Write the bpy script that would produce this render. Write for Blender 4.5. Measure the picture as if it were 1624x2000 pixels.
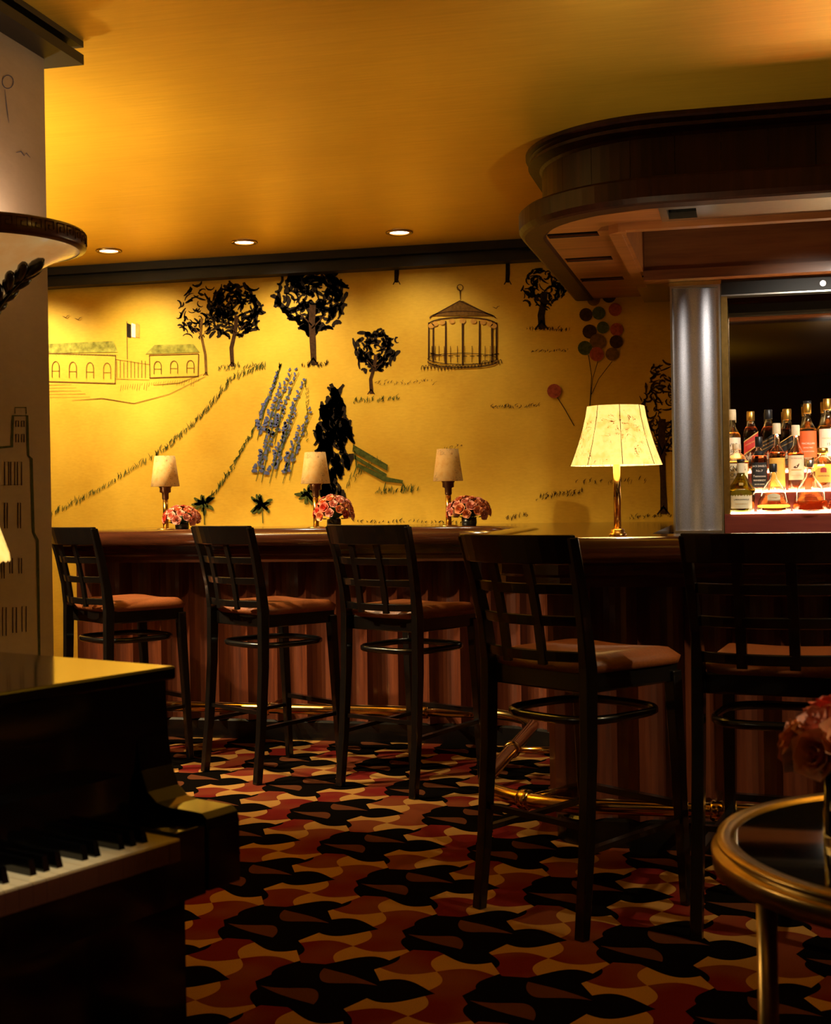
import bpy, bmesh, math, random
from mathutils import Vector, Matrix
R = math.radians
PI = math.pi
rnd = random.Random(7)
for o in list(bpy.data.objects):
    bpy.data.objects.remove(o)
scene = bpy.context.scene
COL = scene.collection

# ------------------------------------------------------------------ camera
cam_d = bpy.data.cameras.new('camera')
cam = bpy.data.objects.new('camera', cam_d)
COL.objects.link(cam)
cam_d.sensor_fit = 'AUTO'
cam_d.sensor_width = 36.0
cam_d.lens = 2674.0 / 2000.0 * 36.0
cam_d.shift_y = -28.0 / 2000.0
cam_d.clip_start = 0.05
ROOM_YAW = R(13.5)
cam.matrix_world = (Matrix.Translation((0, 0, 1.22)) @ Matrix.Rotation(ROOM_YAW, 4, 'Z')
                    @ Matrix.Rotation(R(90), 4, 'X') @ Matrix.Rotation(-0.0165, 4, 'Z'))
cam_d.dof.use_dof = True
cam_d.dof.focus_distance = 5.8
cam_d.dof.aperture_fstop = 9.0
scene.camera = cam

# ------------------------------------------------------------------ world + exposure
w = bpy.data.worlds.new('world')
scene.world = w
w.use_nodes = True
w.node_tree.nodes['Background'].inputs[0].default_value = (0.30, 0.17, 0.07, 1)
w.node_tree.nodes['Background'].inputs[1].default_value = 0.02
vs = scene.view_settings
vs.view_transform = 'Standard'
vs.look = 'None'
vs.gamma = 1.0
vs.use_curve_mapping = False
vs.exposure = 0.0

WARM = (1.0, 0.80, 0.46)
WHITE_WARM = (1.0, 0.87, 0.62)

def spot(name, loc, target, power, angle=60, blend=0.8, radius=0.04, color=WARM):
    d = bpy.data.lights.new(name, 'SPOT')
    d.energy = power; d.spot_size = R(angle); d.spot_blend = blend
    d.shadow_soft_size = radius; d.color = color
    o = bpy.data.objects.new(name, d)
    COL.objects.link(o)
    o.location = loc
    v = Vector(target) - Vector(loc)
    o.rotation_euler = v.to_track_quat('-Z', 'Y').to_euler()
    return o

def point(name, loc, power, radius=0.04, color=WARM):
    d = bpy.data.lights.new(name, 'POINT')
    d.energy = power; d.shadow_soft_size = radius; d.color = color
    o = bpy.data.objects.new(name, d)
    COL.objects.link(o)
    o.location = loc
    return o

CEIL = 2.60
WALL_Y = 7.40
# ceiling downlights outside the frame, with fill spots added for wall, piano and table
spot('downlight_side_aisle', (-3.95, 5.25, 2.57), (-2.4, 6.5, 0.2), 560, 60, 0.7)
spot('downlight_side_aisle', (-3.45, 4.35, 2.57), (-1.5, 6.2, 0.20), 380, 54, 0.7)
spot('downlight_side_aisle', (-4.15, 6.89, 2.57), (-4.0, WALL_Y, 1.5), 90, 100, 1.0, 0.04, WHITE_WARM)  # extra unseen lamp added behind the pier for more wall wash
spot('downlight_room', (2.1, 2.9, 2.57), (0.2, 4.7, 0.5), 240, 44, 0.7)
spot('fill_spot_piano', (-0.75, 1.35, 2.57), (-0.985, 1.64, 0.72), 85, 15, 0.8, 0.04, WHITE_WARM)  # unseen narrow spot added to brighten the keys
spot('fill_spot_table', (1.3, 1.9, 2.57), (0.2, 2.0, 0.8), 60, 26, 0.8)  # unseen spot added to lift the roses and brass rim
# unseen upward fill spots added to brighten the ceiling, without any fixture
for sx, sy, pw_ in ((-3.0, 4.3, 130), (-3.9, 5.3, 150), (1.6, 3.0, 80), (-0.6, 0.2, 8)):
    spot('fill_spot_ceiling', (sx, sy, 1.95), (sx, sy + 0.01, 2.6), pw_, 160, 0.6, 0.08, WARM)
# back bar lamps recessed in the canopy slots
for bx in (0.50, 1.0, 1.6):
    spot('canopy_lamp', (bx, 5.455, 2.31), (bx - 0.30, 6.65, 1.50), 60, 66, 0.8, 0.035, (1.0, 0.90, 0.74))

# ------------------------------------------------------------------ node helpers
class X:
    """small wrapper so that shader maths can be written as formulas"""
    nt = None
    def __init__(s, v): s.v = v
    @staticmethod
    def op(op, *a):
        n = X.nt.nodes.new('ShaderNodeMath'); n.operation = op
        for i, q in enumerate(a):
            q = q.v if isinstance(q, X) else q
            if isinstance(q, (int, float)): n.inputs[i].default_value = q
            else: X.nt.links.new(q, n.inputs[i])
        return X(n.outputs[0])
    def __add__(s, o): return X.op('ADD', s, o)
    def __radd__(s, o): return X.op('ADD', o, s)
    def __sub__(s, o): return X.op('SUBTRACT', s, o)
    def __rsub__(s, o): return X.op('SUBTRACT', o, s)
    def __mul__(s, o): return X.op('MULTIPLY', s, o)
    def __rmul__(s, o): return X.op('MULTIPLY', o, s)
    def __truediv__(s, o): return X.op('DIVIDE', s, o)
    def lt(s, o): return X.op('LESS_THAN', s, o)
    def gt(s, o): return X.op('GREATER_THAN', s, o)
    def sin(s): return X.op('SINE', s)
    def abs(s): return X.op('ABSOLUTE', s)
    def rnd(s): return X.op('ROUND', s)
    def mod(s, o): return X.op('FLOORED_MODULO', s, o)
    def sqrt(s): return X.op('SQRT', s)

MATS = {}
def base_mat(name):
    m = bpy.data.materials.new(name); m.use_nodes = True
    nt = m.node_tree; b = nt.nodes['Principled BSDF']
    MATS[name] = m
    return m, nt, b

def c4(c): return (c[0], c[1], c[2], 1.0)

def coords(nt, scale=(1, 1, 1), rot=(0, 0, 0), kind='Object'):
    tc = nt.nodes.new('ShaderNodeTexCoord'); mp = nt.nodes.new('ShaderNodeMapping')
    mp.inputs['Scale'].default_value = scale; mp.inputs['Rotation'].default_value = rot
    nt.links.new(tc.outputs[kind], mp.inputs['Vector'])
    return mp.outputs[0]

def ramp(nt, fac, stops):
    r = nt.nodes.new('ShaderNodeValToRGB')
    while len(r.color_ramp.elements) < len(stops): r.color_ramp.elements.new(0.5)
    for e, (p, c) in zip(r.color_ramp.elements, stops):
        e.position = p; e.color = c4(c)
    nt.links.new(fac, r.inputs[0])
    return r.outputs[0]

def noise(nt, vec, scale, detail=4, rough=0.55):
    n = nt.nodes.new('ShaderNodeTexNoise')
    n.inputs['Scale'].default_value = scale; n.inputs['Detail'].default_value = detail
    n.inputs['Roughness'].default_value = rough
    nt.links.new(vec, n.inputs['Vector'])
    return n.outputs[0]

def bump(nt, b, h, strength, dist=0.01):
    n = nt.nodes.new('ShaderNodeBump')
    n.inputs['Strength'].default_value = strength; n.inputs['Distance'].default_value = dist
    nt.links.new(h, n.inputs['Height']); nt.links.new(n.outputs[0], b.inputs['Normal'])

def plain(name, color, rough=0.5, metal=0.0, coat=0.0, spec=0.5, var=0.12, vscale=30, bmp=0.0, **kw):
    m, nt, b = base_mat(name)
    v = coords(nt)
    f = noise(nt, v, vscale, 3)
    lo = tuple(c * (1 - var) for c in color); hi = tuple(min(1, c * (1 + var)) for c in color)
    nt.links.new(ramp(nt, f, [(0.3, lo), (0.7, hi)]), b.inputs['Base Color'])
    b.inputs['Roughness'].default_value = rough; b.inputs['Metallic'].default_value = metal
    b.inputs['Coat Weight'].default_value = coat; b.inputs['Coat Roughness'].default_value = 0.08
    b.inputs['Specular IOR Level'].default_value = spec
    for k, val in kw.items():
        b.inputs[k.replace('_', ' ')].default_value = val
    if bmp: bump(nt, b, f, bmp, 0.004)
    return m

def wood(name, dark, mid, light, axis='Z', rough=0.35, coat=0.4, stretch=14, spec=0.5):
    m, nt, b = base_mat(name)
    sc = {'Z': (stretch * 3, stretch * 3, 3.0), 'X': (3.0, stretch * 3, stretch * 3), 'Y': (stretch * 3, 3.0, stretch * 3)}[axis]
    f = noise(nt, coords(nt, sc), 1.0, 6, 0.6)
    g = noise(nt, coords(nt, tuple(s * 0.28 for s in sc)), 1.0, 2, 0.5)
    mx = nt.nodes.new('ShaderNodeMix'); mx.inputs[0].default_value = 0.45
    nt.links.new(f, mx.inputs[2]); nt.links.new(g, mx.inputs[3])
    nt.links.new(ramp(nt, mx.outputs[0], [(0.30, dark), (0.5, mid), (0.72, light)]), b.inputs['Base Color'])
    b.inputs['Roughness'].default_value = rough
    b.inputs['Specular IOR Level'].default_value = spec
    b.inputs['Coat Weight'].default_value = coat; b.inputs['Coat Roughness'].default_value = 0.12
    bump(nt, b, f, 0.06, 0.002)
    return m

wood('mahogany', (0.030, 0.006, 0.002), (0.085, 0.018, 0.0055), (0.15, 0.036, 0.011), 'Z', 0.4, 0.25)
wood('mahogany_x', (0.17, 0.050, 0.013), (0.32, 0.105, 0.028), (0.45, 0.165, 0.045), 'X', 0.38, 0.3)
wood('mahogany_dark', (0.022, 0.006, 0.003), (0.05, 0.014, 0.006), (0.085, 0.024, 0.010), 'X', 0.16, 0.7)
wood('mahogany_canopy', (0.010, 0.003, 0.0015), (0.03, 0.008, 0.003), (0.055, 0.015, 0.006), 'Z', 0.42, 0.0, 14, 0.22)
wood('mahogany_red', (0.07, 0.010, 0.008), (0.13, 0.022, 0.014), (0.18, 0.035, 0.02), 'X', 0.35, 0.3)
plain('ebony', (0.004, 0.003, 0.0025), 0.26, coat=0.3)
plain('crown_dark', (0.011, 0.008, 0.005), 0.45, coat=0.0, spec=0.3)
plain('piano_black', (0.002, 0.002, 0.002), 0.10, coat=0.5, spec=0.3)
plain('leather', (0.20, 0.055, 0.014), 0.42, spec=0.5, vscale=140, bmp=0.25)
plain('brass', (0.72, 0.45, 0.15), 0.18, metal=1.0, var=0.06)
plain('brass_aged', (0.52, 0.33, 0.10), 0.30, metal=1.0, var=0.15)
plain('bronze', (0.22, 0.11, 0.05), 0.3, metal=0.9)
plain('steel', (0.62, 0.58, 0.52), 0.28, metal=1.0, var=0.05)
plain('chrome', (0.75, 0.73, 0.70), 0.12, metal=1.0, var=0.03)
plain('black_iron', (0.012, 0.010, 0.009), 0.3, coat=0.5)
plain('ivory', (0.80, 0.66, 0.40), 0.32, coat=0.3, var=0.04)
plain('key_front', (0.10, 0.03, 0.015), 0.45)
plain('void', (0.004, 0.003, 0.002), 0.7)
plain('paint_black', (0.022, 0.014, 0.008), 0.7, spec=0.04, var=0.5, vscale=60)
plain('paint_brown', (0.055, 0.024, 0.009), 0.7, spec=0.04, var=0.4, vscale=60)
plain('paint_olive', (0.30, 0.26, 0.035), 0.7, spec=0.04, var=0.5, vscale=25)
plain('paint_umber', (0.17, 0.08, 0.015), 0.7, spec=0.04, var=0.3, vscale=60)
plain('paint_green', (0.075, 0.085, 0.016), 0.7, spec=0.04, var=0.4, vscale=60)
plain('paint_blue', (0.10, 0.11, 0.20), 0.7, spec=0.04, var=0.3, vscale=60)
plain('paint_red', (0.35, 0.07, 0.03), 0.7, spec=0.04, var=0.3, vscale=60)
plain('paint_white', (0.75, 0.68, 0.52), 0.7, spec=0.04, var=0.1)
plain('paint_ochre', (0.62, 0.30, 0.05), 0.7, spec=0.04, var=0.2)
plain('rose_peach', (0.80, 0.30, 0.13), 0.6, vscale=60, var=0.25)
plain('rose_coral', (0.72, 0.13, 0.07), 0.6, vscale=60, var=0.25)
plain('rose_pink', (0.82, 0.34, 0.25), 0.6, vscale=60, var=0.25)
plain('leaf_green', (0.03, 0.06, 0.015), 0.5)
plain('gold_foil', (0.75, 0.45, 0.10), 0.3, metal=1.0)
plain('cap_black', (0.01, 0.01, 0.012), 0.35)
plain('cap_cream', (0.75, 0.62, 0.40), 0.5)
plain('label_cream', (0.82, 0.70, 0.45), 0.6, var=0.05)
plain('label_white', (0.85, 0.78, 0.62), 0.6, var=0.05)
plain('label_yellow', (0.85, 0.48, 0.08), 0.6, var=0.06)
plain('label_orange', (0.80, 0.13, 0.03), 0.6, var=0.06)
plain('label_red', (0.50, 0.03, 0.02), 0.6, var=0.06)
plain('label_black', (0.012, 0.011, 0.012), 0.5)
plain('ink_black', (0.01, 0.008, 0.007), 0.6)
plain('ink_white', (0.8, 0.76, 0.66), 0.6)
plain('ink_gold', (0.65, 0.40, 0.12), 0.5)
plain('ink_red', (0.45, 0.05, 0.03), 0.6)
plain('carved_wood', (0.10, 0.028, 0.012), 0.3, coat=0.4)

def glassy(name, color, rough=0.03, ior=1.45):
    m, nt, b = base_mat(name)
    b.inputs['Base Color'].default_value = c4(color)
    b.inputs['Transmission Weight'].default_value = 1.0
    b.inputs['Roughness'].default_value = rough; b.inputs['IOR'].default_value = ior
    return m
glassy('glass_clear', (0.95, 0.93, 0.88))
glassy('glass_amber', (0.85, 0.36, 0.07))
glassy('glass_whisky', (0.62, 0.15, 0.03))
glassy('glass_dark', (0.25, 0.05, 0.015))
glassy('glass_green', (0.35, 0.30, 0.03))
m, nt, b = base_mat('glass_table')
b.inputs['Base Color'].default_value = (0.006, 0.005, 0.004, 1)
b.inputs['Roughness'].default_value = 0.03; b.inputs['Coat Weight'].default_value = 1.0
b.inputs['Specular IOR Level'].default_value = 0.6
m, nt, b = base_mat('mirror')
b.inputs['Base Color'].default_value = (0.55, 0.50, 0.45, 1)
b.inputs['Metallic'].default_value = 1.0; b.inputs['Roughness'].default_value = 0.03

def emissive(name, color, strength):
    m, nt, b = base_mat(name)
    b.inputs['Base Color'].default_value = c4(color)
    b.inputs['Emission Color'].default_value = c4(color)
    b.inputs['Emission Strength'].default_value = strength
    return m
emissive('lamp_lens', (1.0, 0.84, 0.60), 12.0)
emissive('shelf_glow', (1.0, 0.78, 0.44), 13.0)
emissive('bulb', (1.0, 0.75, 0.42), 10.0)

def shade_mat(name, strength, lit=(1.0, 0.70, 0.30), tint=(1, 1, 1)):
    """painted parchment lampshade lit from inside"""
    m, nt, b = base_mat(name)
    v = coords(nt)
    f = noise(nt, v, 26, 5, 0.6)
    a = nt.nodes.new('ShaderNodeTexNoise'); a.inputs['Scale'].default_value = 30; a.inputs['Detail'].default_value = 3
    a.inputs['Distortion'].default_value = 1.5
    nt.links.new(v, a.inputs['Vector'])
    X.nt = nt
    line = ((X(a.outputs[0]) - 0.5).abs()).lt(0.010)
    patch = X(noise(nt, v, 9, 2)).gt(0.52)
    k = line * patch
    col = ramp(nt, f, [(p_, tuple(a_ * b_ for a_, b_ in zip(c_, tint))) for p_, c_ in ((0.3, (0.80, 0.52, 0.20)), (0.55, (0.90, 0.74, 0.44)), (0.75, (0.88, 0.60, 0.26)))])
    mx = nt.nodes.new('ShaderNodeMix'); mx.data_type = 'RGBA'
    nt.links.new(k.v, mx.inputs[0]); nt.links.new(col, mx.inputs[6])
    mx.inputs[7].default_value = (0.20, 0.07, 0.02, 1)
    nt.links.new(mx.outputs[2], b.inputs['Base Color'])
    b.inputs['Roughness'].default_value = 0.7
    m2 = nt.nodes.new('ShaderNodeMix'); m2.data_type = 'RGBA'; m2.blend_type = 'MULTIPLY'; m2.inputs[0].default_value = 1
    nt.links.new(mx.outputs[2], m2.inputs[6]); m2.inputs[7].default_value = c4(lit)
    nt.links.new(m2.outputs[2], b.inputs['Emission Color'])
    b.inputs['Emission Strength'].default_value = strength
    return m
shade_mat('shade_lit', 1.5, (1.0, 0.80, 0.36))
shade_mat('shade_dim', 0.12, (1.0, 0.72, 0.30), (0.8, 0.62, 0.38))

# painted gold wall
def wall_mat(name, lo, hi, rough=0.6):
    m, nt, b = base_mat(name)
    f = noise(nt, coords(nt, (2.2, 2.2, 2.2)), 1.0, 7, 0.6)
    g = noise(nt, coords(nt, (30, 30, 90)), 1.0, 3)
    mx = nt.nodes.new('ShaderNodeMix'); mx.inputs[0].default_value = 0.25
    nt.links.new(f, mx.inputs[2]); nt.links.new(g, mx.inputs[3])
    nt.links.new(ramp(nt, mx.outputs[0], [(0.3, lo), (0.68, hi)]), b.inputs['Base Color'])
    b.inputs['Roughness'].default_value = rough
    b.inputs['Specular IOR Level'].default_value = 0.2
    bump(nt, b, g, 0.08, 0.003)
    return m
wall_mat('mural_gold', (0.60, 0.32, 0.018), (0.82, 0.50, 0.045))
wall_mat('pier_plaster', (0.48, 0.36, 0.24), (0.60, 0.47, 0.33))
wall_mat('plain_wall', (0.05, 0.022, 0.008), (0.08, 0.034, 0.012))

# lacquered gold-leaf ceiling
m, nt, b = base_mat('gold_ceiling')
f = noise(nt, coords(nt, (5, 70, 1)), 1.0, 6, 0.65)
g = noise(nt, coords(nt, (1.3, 1.3, 1)), 1.0, 4, 0.5)
mx = nt.nodes.new('ShaderNodeMix'); mx.inputs[0].default_value = 0.5
nt.links.new(f, mx.inputs[2]); nt.links.new(g, mx.inputs[3])
nt.links.new(ramp(nt, mx.outputs[0], [(0.3, (0.74, 0.42, 0.025)), (0.7, (0.94, 0.58, 0.05))]), b.inputs['Base Color'])
b.inputs['Metallic'].default_value = 0.6
b.inputs['Roughness'].default_value = 0.38
bump(nt, b, f, 0.10, 0.004)

# brushed fluted metal
m, nt, b = base_mat('brushed_steel')
f = noise(nt, coords(nt, (240, 240, 260)), 1.0, 3)
nt.links.new(ramp(nt, f, [(0.3, (0.40, 0.40, 0.46)), (0.7, (0.56, 0.56, 0.63))]), b.inputs['Base Color'])
b.inputs['Metallic'].default_value = 1.0; b.inputs['Roughness'].default_value = 0.42
bump(nt, b, f, 0.10, 0.002)

# alabaster sconce bowl
m, nt, b = base_mat('alabaster')
f = noise(nt, coords(nt, (7, 7, 7)), 1.0, 5)
nt.links.new(ramp(nt, f, [(0.3, (0.62, 0.30, 0.08)), (0.6, (0.75, 0.46, 0.18)), (0.75, (0.72, 0.55, 0.42))]), b.inputs['Base Color'])
b.inputs['Roughness'].default_value = 0.25; b.inputs['Coat Weight'].default_value = 0.4
nt.links.new(ramp(nt, f, [(0.3, (1.0, 0.42, 0.10)), (0.6, (1.0, 0.58, 0.20)), (0.75, (1.0, 0.75, 0.5))]), b.inputs['Emission Color']); b.inputs['Emission Strength'].default_value = 0.34

# carpet: wavy pinwheels on a half-drop lattice
m, nt, b = base_mat('carpet_pattern')
X.nt = nt
tc = nt.nodes.new('ShaderNodeTexCoord'); sp = nt.nodes.new('ShaderNodeSeparateXYZ')
nt.links.new(tc.outputs['Object'], sp.inputs[0])
px, py = X(sp.outputs[0]), X(sp.outputs[1])
CW, CH = 0.268, 0.3077
def cell(colshift):
    cx = (px + 1.325) / (2 * CW) - colshift * 0.5
    c = cx.rnd()
    p = (cx - c) * (2 * CW)
    qy = (py - 3.125) / CH - 1.5 * colshift
    r = qy.rnd()
    q = (qy - r) * CH
    k = r.mod(3.0)
    return p, q, k, (p * p + q * q * 0.8)
pa, qa, ka, da = cell(0)
pb, qb, kb, db = cell(1)
sel = da.lt(db)
mixv = lambda a_, b_: a_ * sel + b_ * (1.0 - sel)
p, q, k = mixv(pa, pb), mixv(qa, qb), mixv(ka, kb)
flip = k.gt(0.5) * 2.0 - 1.0              # two mirror-image stars
wv = 2 * PI / 0.30
pc = p + (q * wv).sin() * 0.030 * flip
qc = q - (p * wv).sin() * 0.034 * flip
inside = (p - (q * wv).sin() * 0.034 * flip).abs().lt(0.152) * (q + (p * (wv * 0.95)).sin() * 0.052 * flip).abs().lt(0.124)
quad = (pc * qc * flip).gt(0.0)
dark = k.gt(1.5)
light = 1.0 - dark
tan = inside * quad * light
red = inside * (1.0 - quad) * light
pd, qd = p + (q * 15.0).sin() * 0.03, q - (p * 15.0).sin() * 0.03
petal = dark * (pd * qd).gt(0.0) * (pd * qd).abs().gt(0.0004) * (pd.abs() + qd.abs() * 1.15).lt(0.16)
nz = noise(nt, tc.outputs['Object'], 500, 2, 0.7)
nz2 = noise(nt, tc.outputs['Object'], 2.6, 2)
def lay(cur, mask, col):
    mx = nt.nodes.new('ShaderNodeMix'); mx.data_type = 'RGBA'
    nt.links.new(mask.v, mx.inputs[0])
    if isinstance(cur, tuple): mx.inputs[6].default_value = c4(cur)
    else: nt.links.new(cur, mx.inputs[6])
    if isinstance(col, tuple): mx.inputs[7].default_value = c4(col)
    else: nt.links.new(col, mx.inputs[7])
    return mx.outputs[2]
redc = ramp(nt, nz2, [(0.42, (0.14, 0.013, 0.010)), (0.58, (0.17, 0.042, 0.016))])
cc = lay((0.004, 0.0028, 0.002), petal, (0.10, 0.032, 0.013))
cc = lay(cc, red, redc)
cc = lay(cc, tan, (0.38, 0.19, 0.05))
sc2 = nt.nodes.new('ShaderNodeMix'); sc2.data_type = 'RGBA'; sc2.blend_type = 'MULTIPLY'; sc2.inputs[0].default_value = 1.0
nt.links.new(cc, sc2.inputs[6])
nt.links.new(ramp(nt, nz, [(0.3, (0.55, 0.55, 0.55)), (0.7, (1, 1, 1))]), sc2.inputs[7])
nt.links.new(sc2.outputs[2], b.inputs['Base Color'])
b.inputs['Roughness'].default_value = 0.95; b.inputs['Specular IOR Level'].default_value = 0.0
bump(nt, b, nz, 0.5, 0.004)

# ------------------------------------------------------------------ mesh helpers
class MB:
    def __init__(s): s.v = []; s.f = []; s.sm = []
    def add(s, vs_, fs_, smooth=False):
        n = len(s.v); s.v += [tuple(p) for p in vs_]
        s.f += [tuple(i + n for i in f) for f in fs_]; s.sm += [smooth] * len(fs_)
        return s
    def box(s, x0, x1, y0, y1, z0, z1):
        return s.add([(x0, y0, z0), (x1, y0, z0), (x1, y1, z0), (x0, y1, z0), (x0, y0, z1), (x1, y0, z1), (x1, y1, z1), (x0, y1, z1)],
                     [(0, 3, 2, 1), (4, 5, 6, 7), (0, 1, 5, 4), (1, 2, 6, 5), (2, 3, 7, 6), (3, 0, 4, 7)])
    def prism(s, pts, z0, z1):
        n = len(pts)
        return s.add([(x, y, z0) for x, y in pts] + [(x, y, z1) for x, y in pts],
                     [tuple(range(n - 1, -1, -1)), tuple(range(n, 2 * n))] + [(i, (i + 1) % n, n + (i + 1) % n, n + i) for i in range(n)])
    def lathe(s, prof, n=24, c=(0, 0), a0=0, a1=2 * PI, pw=2.0, smooth=True, caps=True):
        full = abs(a1 - a0 - 2 * PI) < 1e-6
        m_ = n if full else n + 1
        vs_ = []; fs_ = []
        for r, z in prof:
            for i in range(m_):
                a = a0 + (a1 - a0) * i / n
                ca, sa = math.cos(a), math.sin(a)
                k = 1.0 if pw == 2.0 else (abs(ca) ** pw + abs(sa) ** pw) ** (-1.0 / pw)
                vs_.append((c[0] + r * k * ca, c[1] + r * k * sa, z))
        for j in range(len(prof) - 1):
            for i in range(n):
                i2 = (i + 1) % m_
                fs_.append((j * m_ + i, j * m_ + i2, (j + 1) * m_ + i2, (j + 1) * m_ + i))
        s.add(vs_, fs_, smooth)
        if caps and full:
            b0 = len(s.v) - len(vs_)
            if prof[0][0] > 1e-5: s.f.append(tuple(b0 + i for i in range(m_ - 1, -1, -1))); s.sm.append(False)
            if prof[-1][0] > 1e-5: s.f.append(tuple(b0 + (len(prof) - 1) * m_ + i for i in range(m_))); s.sm.append(False)
        return s
    def tube(s, path, rad, n=8, closed=False, smooth=True, flat=None):
        """round (or flattened) tube along a path; rad may be a list"""
        P = [Vector(p) for p in path]; L = len(P)
        vs_ = []; fs_ = []
        for i, p in enumerate(P):
            if closed: d = P[(i + 1) % L] - P[i - 1]
            else: d = P[min(i + 1, L - 1)] - P[max(i - 1, 0)]
            d.normalize()
            up = Vector((0, 0, 1)) if abs(d.z) < 0.95 else Vector((0, 1, 0))
            sx = d.cross(up).normalized(); sy = sx.cross(d).normalized()
            r = rad[i] if isinstance(rad, (list, tuple)) else rad
            ry = r * (flat or 1.0)
            for k_ in range(n):
                a = 2 * PI * (k_ + 0.5) / n
                vs_.append(p + sx * (r * math.cos(a)) + sy * (ry * math.sin(a)))
        for i in range(L if closed else L - 1):
            j = (i + 1) % L
            for k_ in range(n):
                k2 = (k_ + 1) % n
                fs_.append((i * n + k_, i * n + k2, j * n + k2, j * n + k_))
        s.add(vs_, fs_, smooth)
        if not closed:
            b0 = len(s.v) - len(vs_)
            s.f.append(tuple(b0 + k_ for k_ in range(n - 1, -1, -1))); s.sm.append(False)
            s.f.append(tuple(b0 + (L - 1) * n + k_ for k_ in range(n))); s.sm.append(False)
        return s
    def sweep(s, path, prof, smooth=True):
        """profile (outward offset, z) swept along a plan path given as f(offset)->points"""
        cols = [path(o) for o, z in prof]; L = len(cols[0]); n = len(prof)
        vs_ = [(cols[j][i][0], cols[j][i][1], prof[j][1]) for i in range(L) for j in range(n)]
        fs_ = [(i * n + j, i * n + (j + 1) % n, (i + 1) * n + (j + 1) % n, (i + 1) * n + j) for i in range(L - 1) for j in range(n)]
        s.add(vs_, fs_, smooth)
        b0 = len(s.v) - len(vs_)
        s.f.append(tuple(b0 + j for j in range(n - 1, -1, -1))); s.sm.append(False)
        s.f.append(tuple(b0 + (L - 1) * n + j for j in range(n))); s.sm.append(False)
        return s
    def mesh(s, name):
        me = bpy.data.meshes.new(name)
        me.from_pydata(s.v, [], s.f)
        for p_, q_ in zip(me.polygons, s.sm): p_.use_smooth = q_
        bm = bmesh.new(); bm.from_mesh(me); bmesh.ops.recalc_face_normals(bm, faces=bm.faces); bm.to_mesh(me); bm.free()
        me.update()
        return me
    def build(s, name, mat, parent=None, bevel=0.0, seg=2, kind=None):
        o = bpy.data.objects.new(name, s.mesh(name))
        COL.objects.link(o)
        o.data.materials.append(MATS[mat])
        if parent is not None: o.parent = parent
        if bevel:
            md = o.modifiers.new('bevel', 'BEVEL'); md.width = bevel; md.segments = seg
            md.limit_method = 'ANGLE'; md.angle_limit = R(40)
        if kind: o['kind'] = kind
        return o

def empty(name, label, cat, loc=(0, 0, 0), rz=0.0, group=None):
    o = bpy.data.objects.new(name, None); COL.objects.link(o)
    o.location = loc; o.rotation_euler = (0, 0, rz)
    o['label'] = label; o['category'] = cat
    if group: o['group'] = group
    o.empty_display_size = 0.1
    return o

def linked(name, me, parent, loc=(0, 0, 0), rot=(0, 0, 0), scale=(1, 1, 1)):
    o = bpy.data.objects.new(name, me); COL.objects.link(o)
    o.parent = parent; o.location = loc; o.rotation_euler = rot; o.scale = scale
    return o

def copy_tree(o, parent=None):
    c = o.copy(); COL.objects.link(c); c.parent = parent
    for ch in list(o.children): copy_tree(ch, c)
    return c

# ------------------------------------------------------------------ the room
floor = MB().box(-6.0, 4.0, -3.0, WALL_Y + 0.2, -0.1, 0.0).build('floor', 'carpet_pattern', kind='structure')
floor['label'] = 'patterned carpet of tan red and black pinwheel shapes'
ceil = MB().box(-6.0, 4.0, -3.0, WALL_Y + 0.2, CEIL, CEIL + 0.1).build('ceiling', 'gold_ceiling', kind='structure')
ceil['label'] = 'lacquered gold leaf ceiling over the bar room'
wall = MB().box(-6.0, 4.0, WALL_Y, WALL_Y + 0.2, 0, CEIL).build('wall_back', 'mural_gold', kind='structure')
wall['label'] = 'gold back wall painted with a park mural'
MB().box(-6.2, -6.0, -3.0, WALL_Y + 0.2, 0, CEIL).build('wall_left', 'plain_wall', kind='structure')
MB().box(4.0, 4.2, -3.0, WALL_Y + 0.2, 0, CEIL).build('wall_right', 'plain_wall', kind='structure')
MB().box(-6.0, 4.0, -3.2, -3.0, 0, CEIL).build('wall_front', 'plain_wall', kind='structure')
pier = MB().box(-2.75, -1.985, 2.35, 3.67, 0, CEIL).build('wall_pier', 'pier_plaster', kind='structure')
pier['label'] = 'pale plaster pier painted with tall city buildings beside the piano'

def crown_path(off):
    return [(-5.99, WALL_Y - off), (-0.5, WALL_Y - off)]
MB().sweep(crown_path, [(0, 2.60), (0.12, 2.60), (0.12, 2.555), (0.075, 2.553), (0.075, 2.535), (0.10, 2.533), (0.10, 2.49), (0, 2.49)], False).build('trim_1', 'crown_dark', kind='structure')['label'] = 'dark stepped crown moulding along the mural wall'
def pier_crown(off):
    x1, y1 = -1.985 + off, 3.67 + off
    return [(x1, 2.34), (x1, y1), (-2.76, y1)]
MB().sweep(pier_crown, [(0, 2.60), (0.085, 2.60), (0.085, 2.582), (0.05, 2.58), (0.05, 2.562), (0.085, 2.56), (0.085, 2.53), (0, 2.53)], False).build('trim_2', 'crown_dark', kind='structure')['label'] = 'dark stepped crown moulding around the pier top'

# ------------------------------------------------------------------ mural paint (flat paint on the wall)
TS, TC = math.sin(ROOM_YAW), math.cos(ROOM_YAW)
def sketch(u, v, Y=WALL_Y):
    """sketch sheet units of the mural drawing -> (x, z) on the wall plane"""
    u2, v2 = u - 0.0165 * (v - 1000), v + 0.0165 * (u - 812)
    k_ = (u2 - 812) / 2674.0
    d = Y / (k_ * TS + TC)
    return k_ * d * TC - d * TS, 1.22 - (v2 - 972) / 2674.0 * d

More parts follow.
